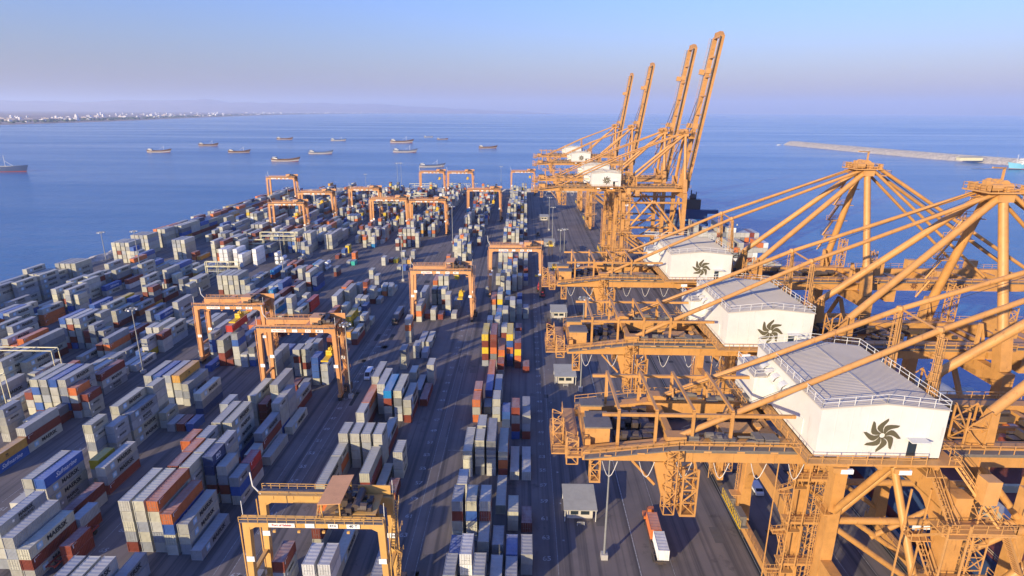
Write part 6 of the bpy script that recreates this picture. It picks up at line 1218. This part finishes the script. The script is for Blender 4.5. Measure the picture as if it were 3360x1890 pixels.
tractor(-57.6, 249, 0, 'dark truck with a grey container driving on the middle road', 'dark'); load(-58.8, 250.2, 1.42, 40, 'g', 'dark grey container on the truck on the middle road')
for i, (x, y, c, lab) in enumerate(((11.6,245,'red','dark red truck on the apron lane beside the quayside block'),(9.9,292,'red','red truck under the side of the faded orange gantry crane'),(10.9,448,'dark','dark truck beside the far quayside stacks'),(9.4,400,'dark','truck parked by the far end of the quayside block'))):
    tractor(x, y, 0, lab, c, 9)
# reach stacker beside the gantry crane
t = thing('reach_stacker', 'tall red lifting machine with yellow spreader beside quayside stacks', 'forklift', (8.9, 300, 0)); b = MB(); b.box(-1.5,0,.9,1.5,6,2.2); b.box(-1,3,2.2,1,5,4); b.beam((0,5,3.5),(0,-1.5,9.5),.9); b.build('body', M['red'], t)
b = MB(); b.box(-3,-2.2,9.0,3,-1.2,9.8); b.box(-.7,-2.4,9.2,.7,-.8,10.8); b.build('spreader', M['yel'], t)
for xx in (-1.5,1.5):
    for yy in (.6,5.2): w = MB(); wheel(w, xx, yy, .85, .6); w.build('wheel', M['rubber'], t)
def van(x, y, rz, label, h=2.1, L=4.8, mm='truckw', pick=False):
    t = thing('van' if not pick else 'pickup', label, 'van' if not pick else 'pickup', (x, y, 0), rz); b = MB()
    if pick: b.poly([(-.9,0,.45),(-.9,L,.45),(-.9,L,1.05),(-.9,L*.62,1.1),(-.9,L*.58,1.75),(-.9,L*.32,1.75),(-.9,L*.22,1.1),(-.9,0,1.0)], (1.8,0,0))
    else: b.poly([(-.95,0,.4),(-.95,L,.4),(-.95,L,h),(-.95,L*.26,h),(-.95,L*.10,1.25),(-.95,0,1.05)], (1.9,0,0))
    bd = b.build('body', M[mm], t); b = MB()
    if pick: b.quadbox([(-.8,L*.235,1.16),(.8,L*.235,1.16),(.8,L*.315,1.7),(-.8,L*.315,1.7),(-.8,L*.22,1.18),(.8,L*.22,1.18),(.8,L*.30,1.72),(-.8,L*.30,1.72)])
    else: b.quadbox([(-.85,L*.115,1.3),(.85,L*.115,1.3),(.85,L*.25,h-.1),(-.85,L*.25,h-.1),(-.85,L*.10,1.32),(.85,L*.10,1.32),(.85,L*.235,h-.08),(-.85,L*.235,h-.08)])
    b.box(.9,L*.3,1.25,.975,L*.85,h-.35) if not pick else b.box(.86,L*.36,1.15,.92,L*.56,1.6); b.build('window', M['glass'], t)
    for yy in (L*.18, L*.8):
        for xx in (-.85,.85): w = MB(); wheel(w, xx, yy, .36, .24); w.build('wheel', M['rubber'], t)
van(-55.5, 190, 0, 'white van driving on the road past the orange topped stack', 2.6, 6.5)
van(59.5, 127, 0, 'white car seen on the quay through the legs of the front crane', 1.9, 4.4)
van(33.8, 352, 0, 'small white pickup on the open quay apron', 2, 5, 'truckw', True)
# empty skeletal trailer in the foreground
t = thing('skeletal_trailer', 'empty rusty red skeletal trailer parked between foreground stacks', 'trailer', (-97.5, 98, 0), rad(-1)); b = MB()
for xx in (-.9,.9): b.box(xx-.12,0,1.0,xx+.12,13,1.35)
for i in range(9): b.box(-.9,.2+i*1.55,1.1,.9,.45+i*1.55,1.3)
b.build('frame', M['boot'], t)
for yy in (10.2,11.6):
    for xx in (-.95,.95): w = MB(); wheel(w, xx, yy); w.build('wheel', M['rubber'], t)
b = MB()
for xx in (-.8,.8): b.beam((xx,2.2,0),(xx,2.2,1), .16)
b.build('landing_leg', M['dark'], t)
load(-109.5, 201.0, 13.6, 40, 'R', 'red-orange container lifted by the yellow spreader of the orange gantry crane', 0, 'mark')

# ------------------------------------------------------------------ boats and ships
def hull(L, B, D, sheer, bow, mats, k_levels, z0=-1.0, stern=.75):
    # stations along +x (bow at +L/2); returns mesh builder with painted bands
    b = MB(); ns = 18; prof = k_levels; rows = []
    for i in range(ns+1):
        t = i/ns; x = -L/2+L*t
        half = B/2*(min(1, stern+.9*t) if t < .3 else 1)*(1 if t < .6 else max(.02, 1-((t-.6)/.4)**2.1))
        sh = D+sheer*max(0, (t-.55)/.45)**2+sheer*.45*max(0, (.3-t)/.3)**1.5
        row = []
        for q, _ in prof: row.append((x+bow*q*max(0, t-.8)/.2*1.0, half*(.72+.28*q**.6), z0+(sh-z0)*q))
        rows.append(row)
    n = len(prof)
    for s in (1, -1):
        o = len(b.v)
        for r in rows: b.v += [(x, y*s, z) for x, y, z in r]
        for i in range(ns):
            for j in range(n-1):
                fq = (o+i*n+j, o+(i+1)*n+j, o+(i+1)*n+j+1, o+i*n+j+1); b.f.append(fq if s < 0 else fq[::-1]); b.m.append(prof[j][1])
    a = [(x, y, z) for x, y, z in rows[0]]
    for j in range(n-1): b.k = prof[j][1]; b.face([(a[j][0],-a[j][1],a[j][2]),(a[j][0],a[j][1],a[j][2]),(a[j+1][0],a[j+1][1],a[j+1][2]),(a[j+1][0],-a[j+1][1],a[j+1][2])])
    b.k = len(mats)-1
    for i in range(ns):
        p = rows[i][-1]; q = rows[i+1][-1]; dz = -.8
        b.face([(p[0],-p[1]*.97,p[2]+dz),(q[0],-q[1]*.97,q[2]+dz),(q[0],q[1]*.97,q[2]+dz),(p[0],p[1]*.97,p[2]+dz)])
    return b
def dhow(L, cl, label, x, y, rz, mast):
    s = L/40; t = thing('dhow', label, 'boat', (x, y, -3.7), rz, 'wooden dhows anchored in the bay')
    bands = {'w': [(0,0),(.24,1),(.55,2),(1,2)], 'd': [(0,0),(.24,1),(.40,2),(1,2)], 'b': [(0,0),(.24,1),(.60,2),(.74,1),(.82,2),(1,2)]}[cl]
    mats = {'w': [M['boot'],M['dhoww'],M['wood'],M['wood']], 'd': [M['boot'],M['dhoww'],M['wood'],M['wood']], 'b': [M['boot'],M['dhoww'],M['hullb'],M['wood']]}[cl]
    b = hull(L, 8.5*s, 4.2*s, 3.6*s, 4.5*s, mats, bands, -.5); b.build('hull', mats, t, 50)
    b = MB(); b.box(-L*.46,-2.6*s,4.0*s,-L*.27,2.6*s,5.9*s); b.box(-L*.44,-2.1*s,5.9*s,-L*.33,2.1*s,7.3*s); b.box(-L*.45,-2.4*s,7.3*s,-L*.31,2.4*s,7.55*s); dk = b.build('deckhouse', M['hullw'], t)
    b = MB()
    for i in range(4): b.box(-L*.44+i*L*.045,-2.46*s,6.1*s,-L*.415+i*L*.045,2.46*s,6.9*s)
    b.build('window', M['glass'], dk)
    b = MB(); b.box(-L*.18,-2.4*s,2.8*s,L*.18,2.4*s,3.7*s); b.build('hatch_cover', M['deckg'], t)
    if mast: b = MB(); b.tube((L*.24,0,3*s),(L*.25,0,13*s), .22*s, 6); b.beam((L*.25,0,11*s),(L*.05,0,6*s), .2*s); b.build('mast', M['hullw'], t)
for L, cl, x, y, rz, mast, lab in (
 (50,'w',-858,1394,4,1,'brown and white dhow with a yellowish deckhouse, apart from the others toward the shore'),(48,'d',-884,1668,8,1,'dark dhow farther out behind the one nearest the town side'),(46,'d',-669,1395,6,1,'dark dhow with a tall mast, third along the line of anchored boats'),
 (50,'w',-468,1161,4,0,'brown and white dhow riding closest to the container yard'),(50,'d',-820,2050,2,0,'dark low dhow far out, above the nearest brown one'),(50,'b',-469,1370,6,0,'blue and white dhow with a raised bow, centre of the anchored group'),
 (46,'b',-616,1984,4,1,'small blue and white dhow far out in the bay'),(66,'w',-385,1875,4,1,'long brown and white dhow with white deckhouse, upper of two close together'),(53,'b',-289,1441,6,1,'white hulled dhow with a dark rim, lower of two close together'),
 (32,'b',-369,2306,2,0,'tiny white boat farthest out in the bay'),(36,'d',-289,2109,2,0,'tiny dark boat with white house, second farthest out'),(46,'d',-101,1623,3,0,'brown dhow near the raised quay cranes'),(42,'b',-165.5,1057,10,1,'blue and white dhow with a high bow just above the far gantry crane')):
    dhow(L, cl, lab, x, y, rad(rz), mast)
def ship(name, label, x, y, rz, L, B, D, hm, sup, mastx):
    t = thing(name, label, 'ship', (x, y, -3), rz); b = hull(L, B, D, D*.35, 5, [M['boot'],M[hm],M[hm],M['deckg']], [(0,0),(.16,0),(.2,1),(.9,1),(1,2)]); b.build('hull', [M['boot'],M[hm],M[hm],M['deckg']], t, 50)
    b = MB(); x0, x1, h = sup
    for k in range(h): b.box(x0+k*1.2,-B*.42+k*.5,D-.8+2.7*k,x1-k*1.5,B*.42-k*.5,D+1.9+2.7*k)
    s_ = b.build('superstructure', M['hullw'], t); b = MB()
    for k in range(h): b.box(x0+k*1.2-.05,-B*.40+k*.5,D+.4+2.7*k,x1-k*1.5+.05,B*.40-k*.5,D+1.1+2.7*k)
    b.build('window', M['glass'], s_)
    b = MB(); b.tube((mastx,0,D-1),(mastx,0,D+17),.3,6); b.beam((mastx,-3,D+14),(mastx,3,D+14),.25); b.beam((mastx,0,D+9),(mastx+12,0,D+1),.3); b.build('mast', M['wrail'], t)
ship('cargo_ship', 'dark blue cargo ship with a red waterline at the edge of the bay', -842, 935, rad(2), 92, 15, 8, 'hullb', (-40,-24,4), 15)
ship('supply_ship', 'pale blue ship with white upper decks lying near the breakwater', 900, 1085, rad(182), 74, 15, 9, 'hullc', (-16,22,4), 26)
sh = sheet('harbour_pontoon', [(800,1085),(880,1075),(880,1083),(800,1092)], -2.2, M['concrete'])
t = thing('harbour_shed', 'pale yellow low shed on the breakwater close to the pale blue ship', 'building', (885,1215,2)); MB().box(-22,-6,0,22,6,6).build('wall', M['rackw'], t); MB().quadbox([(-23,-7,6),(23,-7,6),(23,7,6),(-23,7,6),(-23,-.3,8),(23,-.3,8),(23,.3,8),(-23,.3,8)]).build('roof', M['hutr'], t)
t = thing('motor_launch', 'tiny white launch off the tip of the breakwater', 'boat', (770,1850,-3), rad(20)); hull(14,4,1.6,.8,1,[M['hullw'],M['hullw'],M['wood']],[(0,0),(.5,1),(1,1)],-.5).build('hull',[M['hullw'],M['hullw'],M['wood']],t,50); MB().box(-3,-1.2,1,2,1.2,2.6).build('deckhouse',M['hullw'],t)
# container vessel along the quay
vs = thing('container_ship', 'long container ship moored along the quay behind the cranes', 'ship', (0,0,-3))
XA, XB = 90.0, 128.0
b = MB(); k0 = 0
pl = [(XA,40),(XA,410),(XA+6,432),(XA+19,446),(XB-6,432),(XB,410),(XB,40),(XB-6,24),(XA+6,24)]
b.poly([(x,y,-2) for x, y in pl], (0,0,5)); b.k = 1; b.poly([(x,y,3.0) for x, y in pl], (0,0,10)); b.k = 2; b.poly([(109+(x-109)*.97,235+(y-235)*.985,13.0) for x, y in pl], (0,0,.2))
b.build('hull', [M['boot'], M['hullb'], M['deckr']], vs)
b = MB(); b.rail([(XA+.6,44,13.2),(XA+.6,406,13.2)], 1.1, 3)
for y in range(60, 400, 14): b.box(XA+3,y,13.2,XB-3,y+.8,15.0)
b.build('deck_railing', M['rackw'], vs)
b = MB()
for k in range(6): b.box(100+k*.4,384+k*.4,13.2+3*k,122-k*.4,396-k*.6,16.2+3*k)
b.box(93,386,31.2,127,390,33.6); su = b.build('superstructure', M['hullb'], vs)
b = MB(); b.box(106,389,33.6,116,395,40); b.tube((110,392,40),(110,392,46),.4,6); b.tube((113,391,40),(113,391,45),.3,6); b.sphere((111,391,41.5),2.4); b.build('funnel', M['dark'], su)
b = MB()
for k in range(5): b.box(101+k*.4,383.9+k*.4,14.6+3*k,121-k*.4,384.3+k*.4,15.6+3*k)
b.build('window', M['hullc'], su)
for i, (x, w) in enumerate(((101,5.5),(108.5,6.5),(117.5,5))):
    b = MB(); b.box(x,352+i*4,13.2,x+w,357+i*4,22.5); b.box(x-.8,351+i*4,22.5,x+w+.6,358+i*4,25.2); b.tube((x+w/2,354+i*4,25.2),(x+w/2,354+i*4,28),1.0,10); b.beam((x+w/2,354+i*4,26.5),(x+w/2+11,352+i*4,29),.8); b.build('deck_crane', M['yel'] if i > 5 else M['rackw'], vs)
rb = random.Random(21); sc_ = MB(); scc = []
def shipbay(y, r0, r1, tmin, tmax, ft=40):
    for i in range(r0, r1):
        x = XA+1.2+i*2.5; n = rb.randint(tmin, tmax)
        for k in range(n):
            c = rb.choices('wgrobnW', [66,8,8,3,5,3,7])[0]; j = rb.uniform(.85,1.05)
            sc_.box(x, y, 14.6+2.6*k, x+WD, y+LEN[ft], 14.6+2.6*k+HT); scc.extend([tuple(u*j for u in PAL[c])]*6)
shipbay(300,0,14,4,5); shipbay(313.5,0,14,6,8) ; shipbay(330,0,9,1,5); shipbay(362,0,5,1,4); shipbay(398,1,13,1,4); shipbay(412,4,11,1,3)
shipbay(62,0,14,2,4); shipbay(76,1,14,1,3); shipbay(92,1,6,0,1); shipbay(124,5,14,1,3); shipbay(138,6,14,1,3); shipbay(262,2,14,0,2); shipbay(276,2,14,0,3)
me = sc_.mesh('ship_cargo_containers', M['contv']); at = me.attributes.new('paint', 'FLOAT_COLOR', 'CORNER'); buf = []
for c, p in zip(scc, me.polygons): buf += [c[0], c[1], c[2], 1]*len(p.vertices)
at.data.foreach_set('color', buf); tag(link('ship_cargo_containers', me), kind='stuff')
load(93.5, 96, 13.3, 40, 'w', 'light grey lettered container on the ship deck seen between the crane legs', 0, 'maersk')
